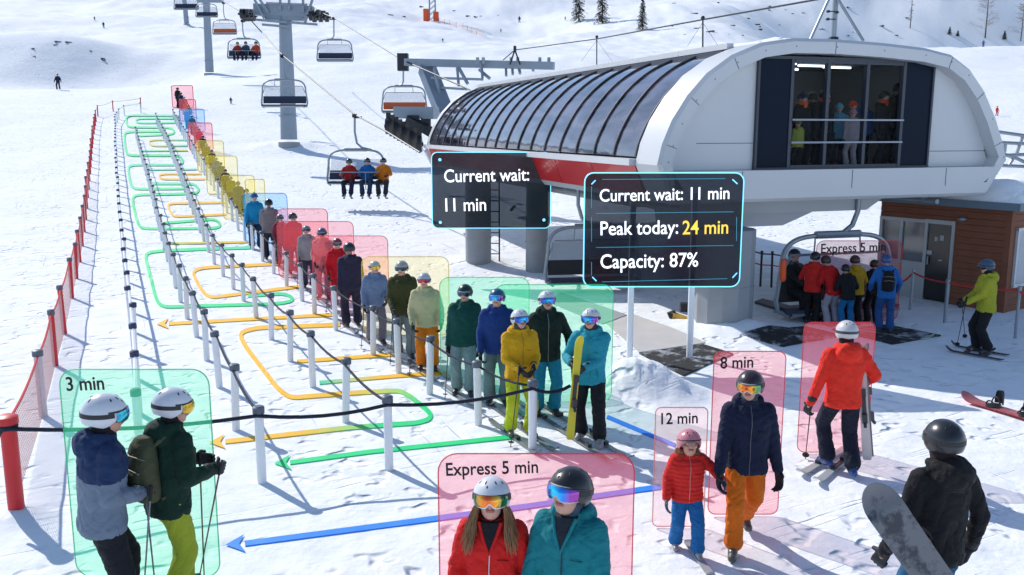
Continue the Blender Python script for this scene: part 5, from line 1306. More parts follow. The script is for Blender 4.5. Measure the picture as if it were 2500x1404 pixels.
# ---------------------------------------------------------------- people of the queue
qa, qb = ground(1270, 1063), ground(720, 668); QDIR = (qa-qb); QDIR.z = 0; QDIR.normalize()
NV = (.012,.018,.05); BK = (.012,.012,.015); GY = (.32,.31,.33); WH = (.62,.64,.66)
PO = [dict(), dict(lh=(.24, -.02, .80), rh=(-.24, -.02, .80), curl=.4), dict(lh=(.20, -.26, .98), rh=(-.25, -.16, .86)), dict(lh=(.16, -.30, .95), rh=(-.16, -.30, .95), head=(10, 0))]
Q = [ # px, head top, foot, jacket, trousers, helmet/hat, goggles, yaw, lod, label
 (436, 214, 264, BK, BK, BK, None, 170, 2, 'person in black at the very end of the queue, highest of all'),
 (444, 226, 270, NV, NV, BK, None, 165, 2, 'person in a dark navy jacket, second from the far end of the queue'),
 (452, 236, 281, NV, BK, (.3,.3,.32), None, 20, 2, 'person in navy with a black and white helmet near the far end'),
 (457, 247, 294, (.62,.16,.02), NV, (.16,.14,.13), None, 15, 2, 'small distant person in an orange jacket in the queue'),
 (463, 257, 304, (.25,.06,.05), NV, (.10,.05,.05), None, 15, 2, 'person in a dark red jacket just in front of the orange one'),
 (460, 266, 316, (.12,.10,.38), NV, (.2,.18,.4), None, 15, 2, 'person in a violet jacket in the far part of the queue'),
 (471, 282, 330, (.01,.16,.28), NV, (.02,.1,.2), None, 190, 2, 'person in a dark teal jacket seen from behind in the far queue'),
 (480, 301, 352, (.25,.20,.22), GY, (.3,.28,.3), None, 15, 2, 'person in a dull grey jacket behind the small red one'),
 (489, 314, 366, (.50,.015,.03), NV, BK, None, 190, 2, 'person in a small bright red jacket in the far queue'),
 (498, 331, 383, NV, BK, (.02,.03,.07), None, 185, 2, 'person with a navy helmet between the red and olive jackets'),
 (507, 351, 405, (.20,.14,.03), BK, (.30,.29,.28), None, 20, 2, 'person in an olive brown jacket with a grey helmet, higher up'),
 (520, 366, 424, (.28,.2,.03), BK, (.10,.05,.28), None, 15, 2, 'person with a blue and red helmet in an ochre jacket'),
 (531, 385, 443, (.03,.10,.28), NV, (.33,.32,.32), None, 20, 2, 'person in a mid blue jacket and grey helmet in the upper queue'),
 (542, 396, 458, (.02,.06,.11), (.01,.07,.16), BK, None, 190, 2, 'person in a dark slate jacket with a black helmet, seen from behind'),
 (553, 413, 478, (.12,.10,.04), BK, (.02,.02,.03), None, 20, 2, 'person half hidden, only a dark helmet showing above the slate jacket'),
 (567, 431, 500, (.25,.23,.03), (.03,.05,.04), (.32,.30,.28), None, 20, 2, 'person in an olive green jacket with a silver helmet'),
 (585, 443, 527, (.02,.05,.11), (.01,.04,.10), (.22,.19,.15), None, 170, 2, 'person in a dark blue jacket with a tan helmet, seen from behind'),
 (606, 461, 548, (.30,.27,.04), (.03,.03,.03), (.03,.03,.04), None, 20, 2, 'person half hidden in olive behind the sky blue jacket'),
 (625, 473, 607, (.01,.25,.48), (.015,.04,.09), (.01,.14,.33), None, 15, 1, 'person in a sky blue jacket and blue knit hat'),
 (662, 487, 634, (.22,.20,.21), (.02,.03,.05), BK, None, 195, 1, 'person in a grey jacket and black helmet, turned away'),
 (690, 524, 650, (.20,.04,.06), (.05,.03,.05), (.14,.12,.15), 'dark', 20, 1, 'person in a maroon jacket half hidden behind the grey one'),
 (720, 520, 668, (.48,.015,.03), (.20,.01,.03), (.03,.025,.03), 'dark', 15, 1, 'person in a deep red jacket and dark red trousers'),
 (755, 552, 702, (.33,.29,.30), (.06,.05,.08), (.25,.22,.25), 'dark', 15, 1, 'short person in a pale grey jacket between red and pink'),
 (792, 557, 728, (.62,.27,.26), (.20,.16,.20), (.13,.13,.2), 'dark', 15, 1, 'person in a salmon pink jacket and grey trousers'),
 (828, 583, 757, (.62,.01,.02), (.55,.01,.02), (.22,.05,.06), 'dark', 12, 1, 'person dressed all in bright red, jacket and trousers'),
 (861, 594, 797, (.03,.025,.055), (.03,.025,.05), (.03,.03,.04), None, 190, 1, 'person in a dark navy jacket seen from behind, big black helmet'),
 (918, 638, 838, (.17,.23,.36), (.17,.15,.18), (.50,.52,.45), 'yellow', 8, 1, 'person in a grey blue jacket and pale helmet behind yellow panel edge'),
 (987, 638, 872, (.05,.055,.018), (.16,.21,.22), (.36,.37,.33), 'dark', 8, 1, 'person in a dark olive jacket and grey trousers with poles'),
 (1044, 668, 902, (.55,.50,.28), (.70,.20,.01), (.5,.52,.55), 'red', 10, 1, 'person in a cream jacket and orange trousers with white helmet'),
 (1133, 697, 962, (.006,.07,.055), (.20,.30,.30), (.01,.035,.03), 'dark', 12, 1, 'person in a dark teal green jacket, grey trousers and green helmet'),
 (1214, 706, 987, (.012,.045,.20), (.12,.20,.20), (.02,.10,.20), 'blue', 12, 1, 'person in a royal blue jacket half hidden behind the yellow one'),
]
SHORT = {}
for i, (px, yh, yf, jc, pc, hc, gog, yw, ld, lab) in enumerate(Q):
    rq = random.Random(i*7+3); yw += rq.uniform(-14, 14)
    r_, J_, p_ = person(px, yh, yf, lab+(' of the queue' if len(lab.split()) < 9 and 'queue' not in lab else ''), jc, pc, hc, yaw=yw, lod=ld, goggles=gog if gog else ('dark' if yw < 90 and ld == 1 and i != 18 else None), pose=dict(PO[i % 4], head=(rq.uniform(-25, 25), rq.uniform(-4, 6)), fat=rq.uniform(1.05, 1.2), lean=(rq.uniform(-.03, .03), rq.uniform(-.05, .03)), la=(rq.uniform(.09, .15), rq.uniform(-.1, .04), .1)) if ld == 1 else dict(PO[i % 2], fat=1.34),
           group='people waiting in the queue', hat=(.01,.14,.33) if i == 18 else None, glove=None, hood=(ld < 2 or i % 2 == 0))
    if i >= 19:
        pd = QDIR.copy(); s = Vector((-pd.y, pd.x, 0)); b_ = r_.location
        nm = lab.split(' in a ')[-1] if ' in a ' in lab else lab
        for sg, w1 in ((-1, 'one'), (1, 'other')):
            c = b_+s*sg*.13+pd*.1; c.z = gz(c.x, c.y)+.02
            ski(c, pd, '%s ski under the person in %s' % (w1, ' '.join(nm.replace('dressed all in', '').replace('person', '').split()[:6])), (.30,.31,.33) if i % 2 else (.12,.13,.15), 1.6, group='skis worn in the queue', binding=False)
    if i >= 19 and i != 30:
        sg = -1; w = wpt(r_, J_['rw'])+Vector((0, -.04, -.06)); f = Vector((w.x-.05, w.y-.2, 0)); f.z = gz(f.x, f.y)
        pole(w+Vector((0, 0, .06)), f, 'thin black ski pole held by the person in %s' % ' '.join(nm.replace('dressed all in', '').replace('person', '').split()[:6]))
def held_skis(b_, pd, lab, col, sep=.13, L=1.65, dz=.02):
    s = Vector((-pd.y, pd.x, 0))
    for sg, w1 in ((-1, 'left'), (1, 'right')):
        c = b_+s*sg*sep+pd*.05; c.z = gz(c.x, c.y)+dz; ski(c, pd, '%s ski %s' % (w1, lab), col, L)
# front three of the queue
ye, Jy, py_ = person(1268, 757, 1063, 'woman-sized skier in mustard yellow jacket and lime trousers holding poles', (.66,.36,.01), (.50,.56,.02), (.62,.66,.68), yaw=18, lod=0, goggles='blue', gframe=(.05,.06,.08), boots=(.10,.12,.08),
        pose=dict(lh=(.10, -.30, 1.04), rh=(-.10, -.30, 1.03), la=(.13, -.05, .10), ra=(-.12, .05, .10), head=(6, -6)), zip_=(.35,.25,.05), group='people waiting in the queue', gaiter=(.05,.07,.05))
ye['label'] = 'skier in mustard yellow jacket and lime trousers with both hands on poles'
for s, dx in (('l', .02), ('r', -.12)):
    w = wpt(ye, Jy[s+'w'])+Vector((0, -.06, -.07)); f = Vector((w.x+dx, w.y-.12, 0)); f.z = gz(f.x, f.y)+.0
    pole(w+Vector((0, 0, .10)), f, '%s ski pole of the skier in the mustard yellow jacket' % ('left' if s == 'l' else 'right'))
dg_, Jd, _p = person(1333, 712, 1012, 'skier in a black green jacket and turquoise trousers, white helmet, behind the front pair', (.008,.022,.016), (.01,.22,.33), (.62,.66,.68), yaw=8, lod=0, goggles='blue', gframe=(.05,.06,.08),
        pose=dict(lh=(.30, -.20, .98), rh=(-.24, .02, .87), head=(2, -6)), zip_=(.25,.27,.3), group='people waiting in the queue', gaiter=(.03,.05,.05))
w = wpt(dg_, Jd['lw'])+Vector((0, -.07, -.07)); f = Vector((w.x+.05, w.y-.10, 0)); f.z = gz(f.x, f.y); pole(w+Vector((0, 0, .1)), f, 'ski pole of the skier in the black green jacket')
te, Jt, _p = person(1438, 755, 1080, 'skier in a turquoise jacket and black trousers hugging a yellow ski', (.02,.30,.38), (.012,.014,.018), (.62,.66,.68), yaw=-14, lod=0, goggles='blue', gframe=(.04,.04,.05), boots=(.30,.31,.32),
        pose=dict(lh=(-.02, -.30, 1.08), rh=(-.20, -.27, 1.12), la=(.15, -.08, .10), ra=(-.12, .12, .10), head=(-4, -4), curl=.9), zip_=(.05,.25,.3), group='people waiting in the queue', gaiter=(.03,.03,.04))
a = at(1414, 826, te.location.y-.42); b = at(1390, 1080, te.location.y-.55); mid = (a+b)/2; L = (a-b).length
ski(mid, (a-b), 'upright yellow ski with dark bindings held by the turquoise skier', (.66,.60,.02), L, up=Vector((.35, -1, 0)), tip=.05, w=.058)
for (rr, lab, cl) in ((ye, 'under the mustard yellow skier', (.2,.21,.22)), (dg_, 'under the black green jacket skier', (.12,.13,.15)), (te, 'under the turquoise skier', (.25,.26,.28))):
    held_skis(rr.location.copy(), QDIR, lab, cl)
# ---------------------------------------------------------------- foreground people
bm1, Jb, _p = person(0, 0, 0, 'skier in a slate blue jacket with navy yoke, white helmet and black trousers', (.16,.205,.27), (.010,.012,.018), (.66,.68,.72), yaw=128, lod=0, goggles='violet', gframe=(.10,.08,.07), yoke=(.015,.035,.10),
        hx=(253, 972, 7.1), pose=dict(lh=(.06, -.24, 1.06), rh=(-.10, -.24, 1.04), la=(.13, -.14, .10), ra=(-.13, .10, .10), lean=(0, -.05), head=(-16, 2), hs=1.14, fat=1.16), gaiter=BK, boots=(.03,.03,.035))
for s, e, lb in (('l', at(385, 1440, 6.75), 'right leaning'), ('r', at(334, 1440, 6.9), 'upright')):
    w = wpt(bm1, Jb[s+'w'])+Vector((.10, 0, -.02)); f = Vector((e.x, e.y, 0)); f.z = gz(f.x, f.y); pole(w+Vector((0, 0, .06)), f, '%s ski pole held by the skier in the slate blue jacket' % lb, (.16,.17,.19))
bm2, Jg, _p = person(0, 0, 0, 'skier in a dark green jacket and lime trousers, white helmet with goggles pushed up', (.006,.030,.018), (.34,.40,.03), (.66,.68,.72), yaw=140, lod=0, goggles='yellow', gframe=(.04,.05,.04),
        hx=(420, 955, 7.55), pose=dict(lh=(.10, -.28, 1.13), rh=(-.24, -.26, 1.13), la=(.14, -.16, .10), ra=(-.12, .12, .10), lean=(0, -.07), head=(-34, 4), hs=1.12, fat=1.12), gaiter=BK)
for s, e, lb in (('l', at(497, 1398, 7.7), 'brown tinted'), ('r', at(480, 1392, 7.8), 'thin far')):
    w = wpt(bm2, Jg[s+'w'])+Vector((.08, 0, -.02)); f = Vector((e.x, e.y, 0)); f.z = gz(f.x, f.y); pole(w+Vector((0, 0, .06)), f, '%s ski pole held by the skier in dark green' % lb, (.16,.12,.08))
def backpack(root, J, p, col, lab, s=1.0, name='backpack'):
    m = Matrix.Translation(root.location) @ Matrix.Rotation(root.rotation_euler.z, 4, 'Z') @ Matrix.Scale(root.scale.x, 4)
    c0 = J['sp'](1.20)+Vector((0, .205, 0)); org = m @ c0
    bp = empty(name, org, root.rotation_euler.z, lab, 'backpack'); bp.scale = [root.scale.x*s]*3; cm = cloth(col)
    mb = MB(); mb.loft([((0, .0, -.25), .10, .06), ((0, 0, -.22), .145, .095), ((0, .01, -.1), .155, .105), ((0, .01, .08), .148, .098), ((0, -.005, .20), .12, .08), ((0, -.02, .265), .06, .05)], 22)
    mb.loft([((0, .085, -.20), .09, .04), ((0, .095, -.10), .11, .05), ((0, .09, .0), .10, .04), ((0, .08, .03), .08, .02)], 16)
    me = remesh(mb, .009, 2, 'bag'); wrinkle(me, .004, 9); me.materials.append(cm); place_child('bag', me, [cm], bp)
    for sx in (-1, 1):
        P = [(sx*.10, -.04, .20), (sx*.12, -.12, .26), (sx*.12, -.25, .23), (sx*.135, -.345, .10), (sx*.15, -.33, -.05), (sx*.17, -.22, -.18), (sx*.14, -.05, -.22)]
        mb = MB(); mb.tube(P, [.014, .022, .024, .022, .018, .012, .012], 8); mb.build('strap', cm, bp)
    mb = MB(); mb.tube([(-.12, .105, .02), (-.06, .125, .035), (0, .13, .04), (.06, .125, .035), (.12, .105, .02)], .005, 5).tube([(-.13, .06, .12), (0, .112, .14), (.13, .06, .12)], .005, 5); mb.build('zipper', gear((.30,.30,.25), .5), bp)
    return bp
backpack(bm2, Jg, _p, (.075,.08,.042), 'olive rounded backpack worn over the dark green jacket')
wo, Jw, _p = person(0, 0, 0, 'woman in a red jacket with long brown hair, white helmet and orange goggles', (.62,.014,.012), (.02,.02,.03), (.68,.70,.73), yaw=-6, lod=0, goggles='orange', gframe=(.75,.77,.8), hx=(1200, 1178, 6.05),
        pose=dict(lh=(.27, -.12, .86), rh=(-.27, -.12, .86), head=(2, -12), hs=1.16, fat=1.08), zip_=(.6,.6,.62), hair=1, gaiter=BK, collar=BK)
mn, Jm, _p = person(0, 0, 0, 'man in a teal jacket, black helmet and blue mirrored goggles in the foreground', (.008,.19,.22), (.02,.02,.03), (.018,.018,.02), yaw=-24, lod=0, goggles='blue', gframe=(.62,.55,.55), hx=(1392, 1157, 5.9),
        pose=dict(lh=(.28, -.12, .84), rh=(-.28, -.14, .84), head=(-14, -12), hs=1.20, fat=1.12), zip_=(.02,.03,.05), gaiter=(.06,.09,.14), collar=(.02,.025,.035))
pa, Jp, _p = person(1812, 910, 1340, 'parent in a navy jacket and orange trousers walking hand in hand with the child', (.010,.015,.042), (.70,.15,.008), (.035,.022,.028), yaw=-3, lod=0, goggles='orange', gframe=(.7,.72,.74), boots=(.09,.085,.08),
        pose=dict(rh=(-.29, -.20, .84), lh=(.30, -.02, .80), ra=(-.12, -.16, .10), la=(.08, .40, .18), lk=(.10, .02, .52), head=(-22, 0), curl=.5, hs=1.08, footyaw=(10, -14)), zip_=(.1,.1,.12), gaiter=(.05,.06,.08))
ch, Jc, _p = person(1672, 1050, 1345, 'small child in a red puffer jacket, blue trousers and pink helmet', (.66,.025,.02), (.012,.13,.36), (.62,.22,.26), yaw=2, lod=0, goggles=None, boots=(.34,.33,.34), puffer=True, fur=True, glove=(.13,.17,.20),
        pose=dict(rh=(-.31, -.08, .86), lh=(.45, -.16, 1.15), la=(.13, -.22, .10), ra=(-.12, .12, .10), hs=1.45, fat=1.24, head=(0, -12), curl=.3, footyaw=(4, -8)), gaiter=(.01,.05,.16), zip_=(.6,.35,.32), ph=1.83)
ck = wpt(ch, Jc['la']); ski(Vector((ck.x, ck.y-.05, gz(ck.x, ck.y)+.02)), Vector((.12, -1, 0)), 'short child ski under the front boot of the child', (.35,.36,.38), .75, binding=False, tip=.05)
rs, Jr, _p = person(2046, 787, 1155, 'skier in a bright red jacket seen from behind, white helmet, carrying skis', (.80,.035,.018), (.012,.014,.03), (.60,.60,.60), yaw=182, lod=0, goggles=None, boots=(.02,.06,.22),
        pose=dict(lh=(.36, -.02, .84), rh=(-.36, -.22, 1.02), la=(.09, -.10, .14), ra=(-.10, .16, .12), head=(0, 4), curl=.9), gaiter=(.03,.02,.02))
for s in [c for c in bpy.data.objects if c.parent == rs and c.name.startswith('helmet')]: 
    place_child('goggle_strap', HM('gs', strap_mesh), [gear((.05,.05,.06), .6)], rs, s.matrix_local)
w = wpt(rs, Jr['lw'])+Vector((0, -.02, -.05)); f = ground(1966, 1120); pole(w+Vector((0, 0, .08)), f, 'ski pole held low in the left hand of the bright red jacket skier', (.03,.03,.035))
a = at(2100, 846, rs.location.y+.05); b = at(2118, 1130, rs.location.y-.05)
ski((a+b)/2, (a-b), 'pale upright ski with bindings carried by the bright red jacket skier', (.66,.58,.56), (a-b).length, up=Vector((-.35, -1, 0)), tip=.05, w=.06)
ski((a+b)/2+Vector((.06, .05, 0)), (a-b), 'second upright ski behind the pale one in the red jacket skier hand', (.10,.10,.12), (a-b).length*.97, up=Vector((1, .2, 0)), tip=.05, w=.05)
for (q0, q1, lab) in (((1950, 1166), (2070, 1096), 'left ski'), ((1992, 1186), (2098, 1098), 'right ski')):
    a, b = ground(*q1), ground(*q0); a.z += .03; b.z += .03; ski((a+b)/2, (b-a), lab+' flat on the snow under the bright red jacket skier', (.42,.44,.46), (a-b).length, w=.055)
bk, Jk, _p = person(0, 0, 0, 'snowboarder in a black jacket and black helmet, back turned, holding a snowboard', (.010,.010,.012), (.02,.11,.22), (.02,.021,.024), yaw=196, lod=0, goggles='orange', gframe=(.05,.1,.3), hx=(2308, 1032, 6.5),
        pose=dict(lh=(.30, -.12, .86), rh=(-.30, -.02, .86), head=(-14, 0), hs=1.05, fat=1.0, sw=1.0, hemz=.80), gaiter=(.03,.02,.02))
def snowboard(org, d, up, L, W, lab, top, base, bind=True, edge=(.02,.02,.025)):
    d = Vector(d).normalized(); up = Vector(up); up = (up-d*up.dot(d)).normalized(); s = d.cross(up); root = empty('snowboard', org, 0, lab, 'snowboard'); n = 36; vs = []; fs = []
    for i in range(n+1):
        t = .5-.5*math.cos(math.pi*i/n); x = (t-.5)*L; e = min(t, 1-t)*L; w = W/2*(1-.10*math.sin(math.pi*t)); 
        rr = W*.62
        if e < rr: w *= math.sqrt(max(.0015, 1-((rr-e)/rr)**2))
        z = max(0, (.16*L-e)/(.16*L))**1.8*.11
        for a, b in ((-1, 0), (1, 0), (1, 1), (-1, 1)): vs.append(d*x+s*a*w+up*(z+b*.012))
    m0, m1, m2 = gear(edge, .5), top, base
    for i in range(n): 
        for k in range(4): fs.append((i*4+k, i*4+(k+1) % 4, i*4+4+(k+1) % 4, i*4+4+k))
    fs += [(3, 2, 1, 0), (n*4, n*4+1, n*4+2, n*4+3)]
    mb = MB(); mb.add(vs, fs); mb.m = [([2, 0, 1, 0][i % 4] if i < 4*n else 0) for i in range(len(mb.f))]; mb.build('deck', [m0, m1, m2], root, ang=40)
    q = Matrix((s, d, up)).transposed()
    if bind:
        for x in (-.25, .25):
            bd_ = MB(); bd_.loft([((0, 0, .0), .075, .13), ((0, 0, .03), .07, .125)], 16); bd_.v = [tuple(q @ Matrix.Rotation(R(90+x*50), 3, 'Z') @ Vector(v)+d*x+up*.014) for v in bd_.v]
            rr = q @ Matrix.Rotation(R(90+x*50), 3, 'Z')
            P = [rr @ Vector((.075*math.cos(R(a)), .11+.05*math.sin(R(a)), .03+.05))+d*x+up*.014 for a in range(0, 181, 20)]
            vs2 = []; fs2 = []
            for i, a in enumerate(range(-10, 191, 20)):
                for z, k in ((.03, 1.0), (.10, .98), (.20, .82), (.23, .6)): vs2.append(rr @ Vector((.078*k*math.cos(R(a)), .09+.05*math.sin(R(a))+.05*z, z))+d*x+up*.014)
            for i in range(10):
                for j in range(3): fs2.append((i*4+j, i*4+j+1, i*4+j+5, i*4+j+4))
            no = len(vs2); vs2b = [v+ (rr @ Vector((0, .008, 0))) for v in vs2]; fs2 = fs2+[tuple(v+no for v in f[::-1]) for f in fs2]; bd_.add(vs2+vs2b, fs2)
            for yy, hh_ in ((-.06, .07), (.04, .12)):
                bd_.tube([rr @ Vector((.08*math.cos(R(a)), yy, .02+hh_*math.sin(R(a))))+d*x+up*.014 for a in range(0, 181, 15)], .012, 6)
            bd_.build('binding', gear((.02,.02,.023), .5), root, ang=40)
    return root
def board_mat():
    m = bpy.data.materials.new('snowy_board_base'); m.use_nodes = True; nt = m.node_tree; b = nt.nodes['Principled BSDF']; b.inputs['Roughness'].default_value = .3; tc = nt.nodes.new('ShaderNodeTexCoord')
    n = nt.nodes.new('ShaderNodeTexNoise'); n.inputs['Scale'].default_value = 3; n.inputs['Detail'].default_value = 8; n.inputs['Roughness'].default_value = .7
    cr = nt.nodes.new('ShaderNodeValToRGB'); cr.color_ramp.elements[0].position = .40; cr.color_ramp.elements[0].color = (.03,.035,.05,1); cr.color_ramp.elements[1].position = .48; cr.color_ramp.elements[1].color = (.16,.165,.18,1)
    nt.links.new(tc.outputs['Object'], n.inputs['Vector']); nt.links.new(n.outputs['Fac'], cr.inputs[0]); nt.links.new(cr.outputs[0], b.inputs['Base Color']); return m
M_BB = board_mat()
a = at(2138, 1210, 6.2); b = at(2288, 1425, 6.0); dd = (a-b).normalized(); snowboard(a-dd*.70, dd, Vector((.30, 1, -.12)), 1.52, .29, 'grey snowboard dusted with snow under the arm of the black jacket snowboarder', M_BB, M_BB)
M_RB = mat('red_snowy_board', (.42,.12,.13), .35, var=.8, vscale=9)
a, b = ground(2372, 985), ground(2560, 1040); snowboard((a+b)/2+Z_*.04, (b-a), Z_, 1.55, .28, 'red snowboard lying on the shaded snow at the right edge', M_RB, gear((.5,.02,.03), .4), edge=(.45,.02,.03))
yl, Jl, _p = person(2398, 635, 862, 'skier in a lime yellow jacket and black trousers in front of the hut', (.38,.38,.03), (.012,.012,.015), (.04,.09,.16), yaw=-98, lod=0, goggles='dark', gframe=(.03,.03,.04),
        pose=dict(lh=(.10, -.38, .98), rh=(-.12, -.36, .98), la=(.11, .06, .10), ra=(-.11, -.06, .10), lean=(0, -.04), head=(12, 4)), gaiter=BK)
w = wpt(yl, Jl['lw']); f = ground(2336, 846); pole(w+Vector((-.05, -.05, .05)), f, 'ski pole planted by the lime yellow jacket skier, front one'); f2 = ground(2356, 824); w2 = wpt(yl, Jl['rw']); pole(w2+Vector((-.05, 0, .02)), f2, 'ski pole planted by the lime yellow jacket skier, rear one')
for (q0, q1, lab) in (((2312, 858), (2455, 884), 'near ski'), ((2325, 846), (2468, 872), 'far ski')):
    a, b = ground(*q1), ground(*q0); a.z += .025; b.z += .025; ski((a+b)/2, (b-a), lab+' under the lime yellow jacket skier', (.03,.03,.035), (a-b).length)
# ---------------------------------------------------------------- riders boarding
RB = [(1978, 617, 790, (.55,.02,.015), BK, BK, 150, 'rider in a black and red jacket, leftmost at the loading chair'),
      (2030, 628, 795, (.50,.012,.012), (.35,.33,.40), (.05,.025,.025), 200, 'rider in a red jacket and pale grey trousers leaning onto the chair'),
      (2066, 648, 800, BK, (.01,.16,.38), BK, 185, 'rider in black with bright blue trousers between red and yellow'),
      (2084, 626, 795, (.48,.28,.015), BK, (.06,.02,.02), 190, 'rider in an ochre jacket and black trousers at the chair'),
      (2128, 636, 790, BK, BK, (.05,.015,.015), 190, 'rider all in black beside the blue snowsuit'),
      (2158, 624, 812, (.02,.13,.40), (.02,.08,.24), (.03,.07,.20), 168, 'rider in a blue snowsuit and helmet wearing a black pack')]
for i, (px, yh, yf, jc, pc, hc, yw, lab) in enumerate(RB):
    ln = [(0, -.10), (.06, -.22), (.04, -.12), (0, -.10), (0, -.05), (.03, -.12)][i]
    r_, J_, p_ = person(px, yh, yf, lab, jc, pc, hc, yaw=yw, lod=1, goggles=None, pose=dict(lean=ln, lh=(.30, -.30, .95), rh=(-.28, -.30, .95), head=(0, -5)), group='riders boarding the chair', Y=None)
    if i == 5: backpack(r_, J_, p_, (.01,.01,.012), 'black backpack on the blue snowsuit rider', .9)
b_ = ground(2165, 815); held_skis(b_, Vector((.75, -.55, 0)).normalized(), 'under the blue snowsuit rider', (.45,.52,.42), .14)
sb_ = ground(1955, 790); person(0, 0, 0, 'rider in dark clothes sitting at the left end of the loading chair', (.02,.02,.022), BK, BK, yaw=30, lod=1, goggles=None, base=(sb_.x+.05, 20.0, .05), height=1.5, ph=1.40, pose=dict(pel=(0, .1, .55), la=(.12, -.38, .10), ra=(-.12, -.38, .10), lh=(.2, -.4, .75), rh=(-.2, -.4, .75), hemz=.86), group='riders boarding the chair')
# orange buoy at the frame
ob = at(1912, 655, 19.0); o = MB().cap((0, 0, -.22), (0, 0, .15), .07, .06).build('rescue_pouch', M_OR); o.location = ob; tag(o, 'bright orange padded pouch hanging on the left of the loading chair', 'pouch')
# ---------------------------------------------------------------- riders on the chairs
SEAT = dict(pel=(0, 0, .52), la=(.12, -.50, .10), ra=(-.12, -.48, .10), lh=(.22, -.42, .78), rh=(-.22, -.42, .78), lean=(0, .04), hemz=.88)
def riders(Y, data, grp, lod):
    for (px, yh, yf, jc, pc, hc, lab) in data:
        a, b = at(px, yh, Y), at(px, yf, Y); r_, J_, p_ = person(0, 0, 0, lab, jc, pc, hc, yaw=0, lod=lod, goggles='dark' if lod < 2 else None, base=(b.x, Y-.05, b.z), height=a.z-b.z, ph=1.38, pose=SEAT, group=grp)
        if lod < 2:
            for s in 'lr':
                c = wpt(r_, J_[s+'a'])-Z_*.12*r_.scale.x; ski(c, Vector((.25 if s == 'l' else .15, -1, -.05)), '%s ski hanging under the rider in %s' % ({'l': 'right hand', 'r': 'left hand'}[s], lab.split(' in ')[1].split(' on ')[0]), (.05,.05,.06), 1.5, binding=False, group='skis hanging from the three rider chair')
riders(40.6, [(855, 387, 478, (.42,.02,.02), NV, BK, 'chair rider in a red and black jacket on the left seat'), (899, 385, 478, (.01,.13,.40), (.02,.04,.09), BK, 'chair rider in a bright blue jacket on the middle seat'), (938, 385, 478, (.66,.20,.01), (.03,.03,.04), BK, 'chair rider in an orange jacket on the right seat')], 'three riders on the nearer chair', 1)
riders(74.9, [(582, 102, 150, (.35,.03,.02), NV, (.2,.18,.12), 'distant chair rider in dark red on the left seat'), (602, 101, 150, (.03,.06,.11), NV, BK, 'distant chair rider in slate blue on the middle seat'), (627, 101, 150, (.55,.06,.02), NV, BK, 'distant chair rider in orange red on the right seat')], 'three riders on the distant chair', 2)
# ---------------------------------------------------------------- people behind the end window
def win(u, l, top, jc, hc, lab, hat=None, scarf=None, pc=BK, yaw=150, h=None, gl=None):
    pt = S(u, l, 3.36); ht = top-3.36
    person(0, 0, 0, lab, jc, pc, hc, yaw=yaw, lod=1, goggles=gl, base=pt, height=ht, ph=1.82 if hat else 1.765, hat=hat, scarf=scarf, group='people behind the end window of the station', pose=PO[1])
def wu(px, l=.9): a = (px-1250)/2200; return (18*a+.949*a*l-2.86+.316*l)/(.949-.316*a)
win(wu(1945, .75), .75, 5.02, BK, NV, 'person with a navy knit hat and orange scarf at the left of the window', hat=(.01,.02,.06), scarf=(.75,.12,.03), yaw=30)
win(wu(1968, 1.3), 1.3, 5.02, BK, BK, 'person all in black behind the left window pane', yaw=170)
win(wu(1997, .9), .9, 5.06, BK, BK, 'person in black with helmet and orange scarf beside the window post', scarf=(.75,.09,.03), yaw=20, gl='dark')
win(wu(1938, .45), .45, 4.42, (.30,.32,.05), BK, 'small person in an olive jacket low in the left window pane', hat=(.2,.22,.04), yaw=200)
win(wu(2034, 1.0), 1.0, 4.80, (.10,.30,.38), BK, 'person in a pale blue hood behind the middle pane', hat=(.12,.35,.42), yaw=160)
win(wu(2066, 1.1), 1.1, 4.86, (.10,.08,.09), BK, 'person with a glowing orange hat behind the middle pane', hat=(.85,.06,.02), yaw=20)
win(wu(2092, 1.3), 1.3, 4.92, (.03,.14,.42), BK, 'person with a bright blue hat behind the middle pane', hat=(.03,.17,.6), yaw=170)
win(wu(2068, .55), .55, 4.66, (.34,.29,.29), (.4,.3,.3), 'person in a long pale grey coat and dusty pink hat at the glass', hat=(.50,.24,.26), pc=(.34,.29,.29), yaw=185)
win(wu(2138, .8), .8, 5.04, BK, BK, 'person in black with an orange collar behind the right pane', scarf=(.75,.09,.03), yaw=40)
win(wu(2172, 1.3), 1.3, 5.25, BK, BK, 'tall dark person at the right edge of the right pane', yaw=170)
# ---------------------------------------------------------------- distant skiers
def far_skier(px, yh, yf, jc, pc, lab, yaw=180, hc=BK, sk=True):
    r_, J_, p_ = person(px, yh, yf, lab, jc, pc, hc, yaw=yaw, lod=2, goggles=None, hood=False, pose=dict(lh=(.36, -.12, .88), rh=(-.36, -.12, .88), la=(.16, -.05, .10), ra=(-.16, .05, .10)), group='distant skiers on the slope')
    return r_
far_skier(143, 180, 219, NV, (.02,.02,.035), 'dark skier with arms spread on the open slope above the pen', yaw=10)
a, b = ground(122, 217), ground(168, 223); ski((a+b)/2+Z_*.06, b-a, 'long snowboard shaped ski under the dark skier on the open slope', (.05,.05,.07), (b-a).length, binding=False)
far_skier(231, 40, 50, BK, BK, 'tiny black skier at the top left, upper of the two')
far_skier(253, 53, 68, BK, BK, 'tiny black skier at the top left, lower of the two')
far_skier(564, 237, 254, (.05,.06,.08), BK, 'tiny grey skier on the snow left of the nearest tower')
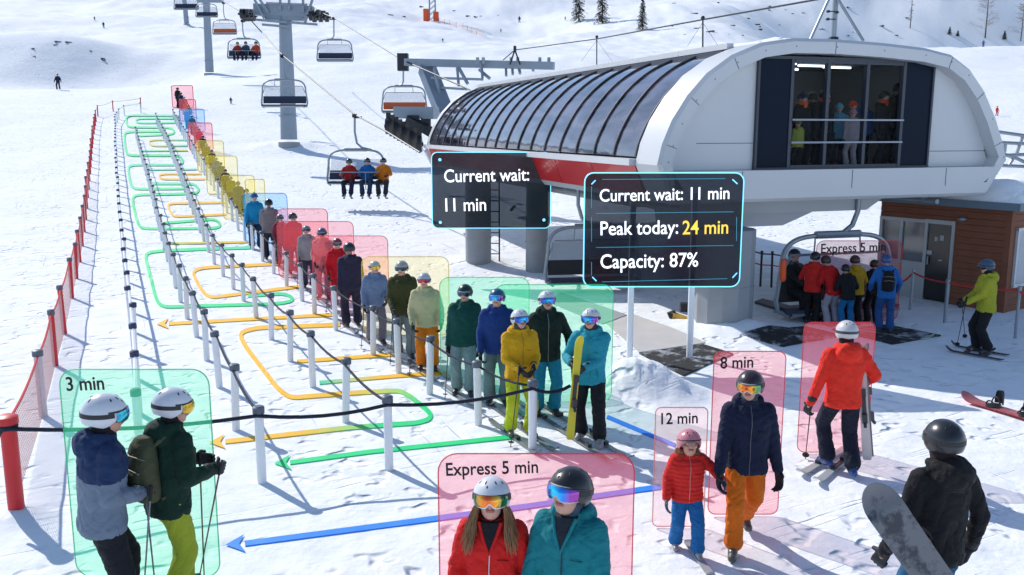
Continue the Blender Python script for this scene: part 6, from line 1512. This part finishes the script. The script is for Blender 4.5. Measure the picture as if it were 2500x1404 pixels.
far_skier(1268, 39, 55, (.03,.04,.12), BK, 'tiny navy skier in the middle of the upper piste')
far_skier(1223, 70, 79, BK, BK, 'tiny black skier below the navy one on the upper piste')
far_skier(1081, 93, 103, (.04,.05,.05), BK, 'tiny dark skier below the orange pads')
far_skier(1380, 40, 50, (.75,.12,.04), (.6,.1,.04), 'tiny orange skier left of the conifers')
far_skier(2400, 97, 115, (.04,.12,.42), NV, 'tiny blue skier below the ridge trees', yaw=120)
far_skier(2433, 259, 283, (.75,.05,.04), (.6,.05,.05), 'small red skier on the piste right of the station', yaw=20)
# ---------------------------------------------------------------- camera, light, world
cd = bpy.data.cameras.new('camera'); co_ = bpy.data.objects.new('camera', cd); COL.objects.link(co_); co_.location = CAM; co_.rotation_euler = (R(90)-PITCH, 0, 0)
cd.sensor_width = 36; cd.lens = 36*FPX/2500; cd.clip_start = .1; cd.clip_end = 4000; scene.camera = co_
sd = bpy.data.lights.new('sun', 'SUN'); sd.energy = 3.5; sd.angle = R(.53); sd.color = (1, .955, .89); so = bpy.data.objects.new('sun', sd); COL.objects.link(so)
ldir = Vector((.70, -.72, -.79)); so.rotation_euler = ldir.to_track_quat('-Z', 'Y').to_euler(); so.location = (-20, 30, 40)
w = bpy.data.worlds.new('World'); scene.world = w; w.use_nodes = True; nt = w.node_tree; bgn = nt.nodes['Background']; sk = nt.nodes.new('ShaderNodeTexSky'); sk.sky_type = 'NISHITA'; sk.sun_disc = False
sk.sun_elevation = math.atan2(.79, math.hypot(.70, .72)); sk.sun_rotation = math.atan2(-.70, .72); sk.altitude = 1500; sk.air_density = 1.0; sk.dust_density = .6
nt.links.new(sk.outputs[0], bgn.inputs[0]); bgn.inputs[1].default_value = .15
scene.view_settings.view_transform = 'Standard'; scene.view_settings.look = 'None'; scene.view_settings.exposure = 0.2; scene.view_settings.gamma = 1
scene.render.engine = 'CYCLES'; scene.cycles.transparent_max_bounces = 24
for o in [o for o in bpy.data.objects if 'sc' in o]: del o['sc']
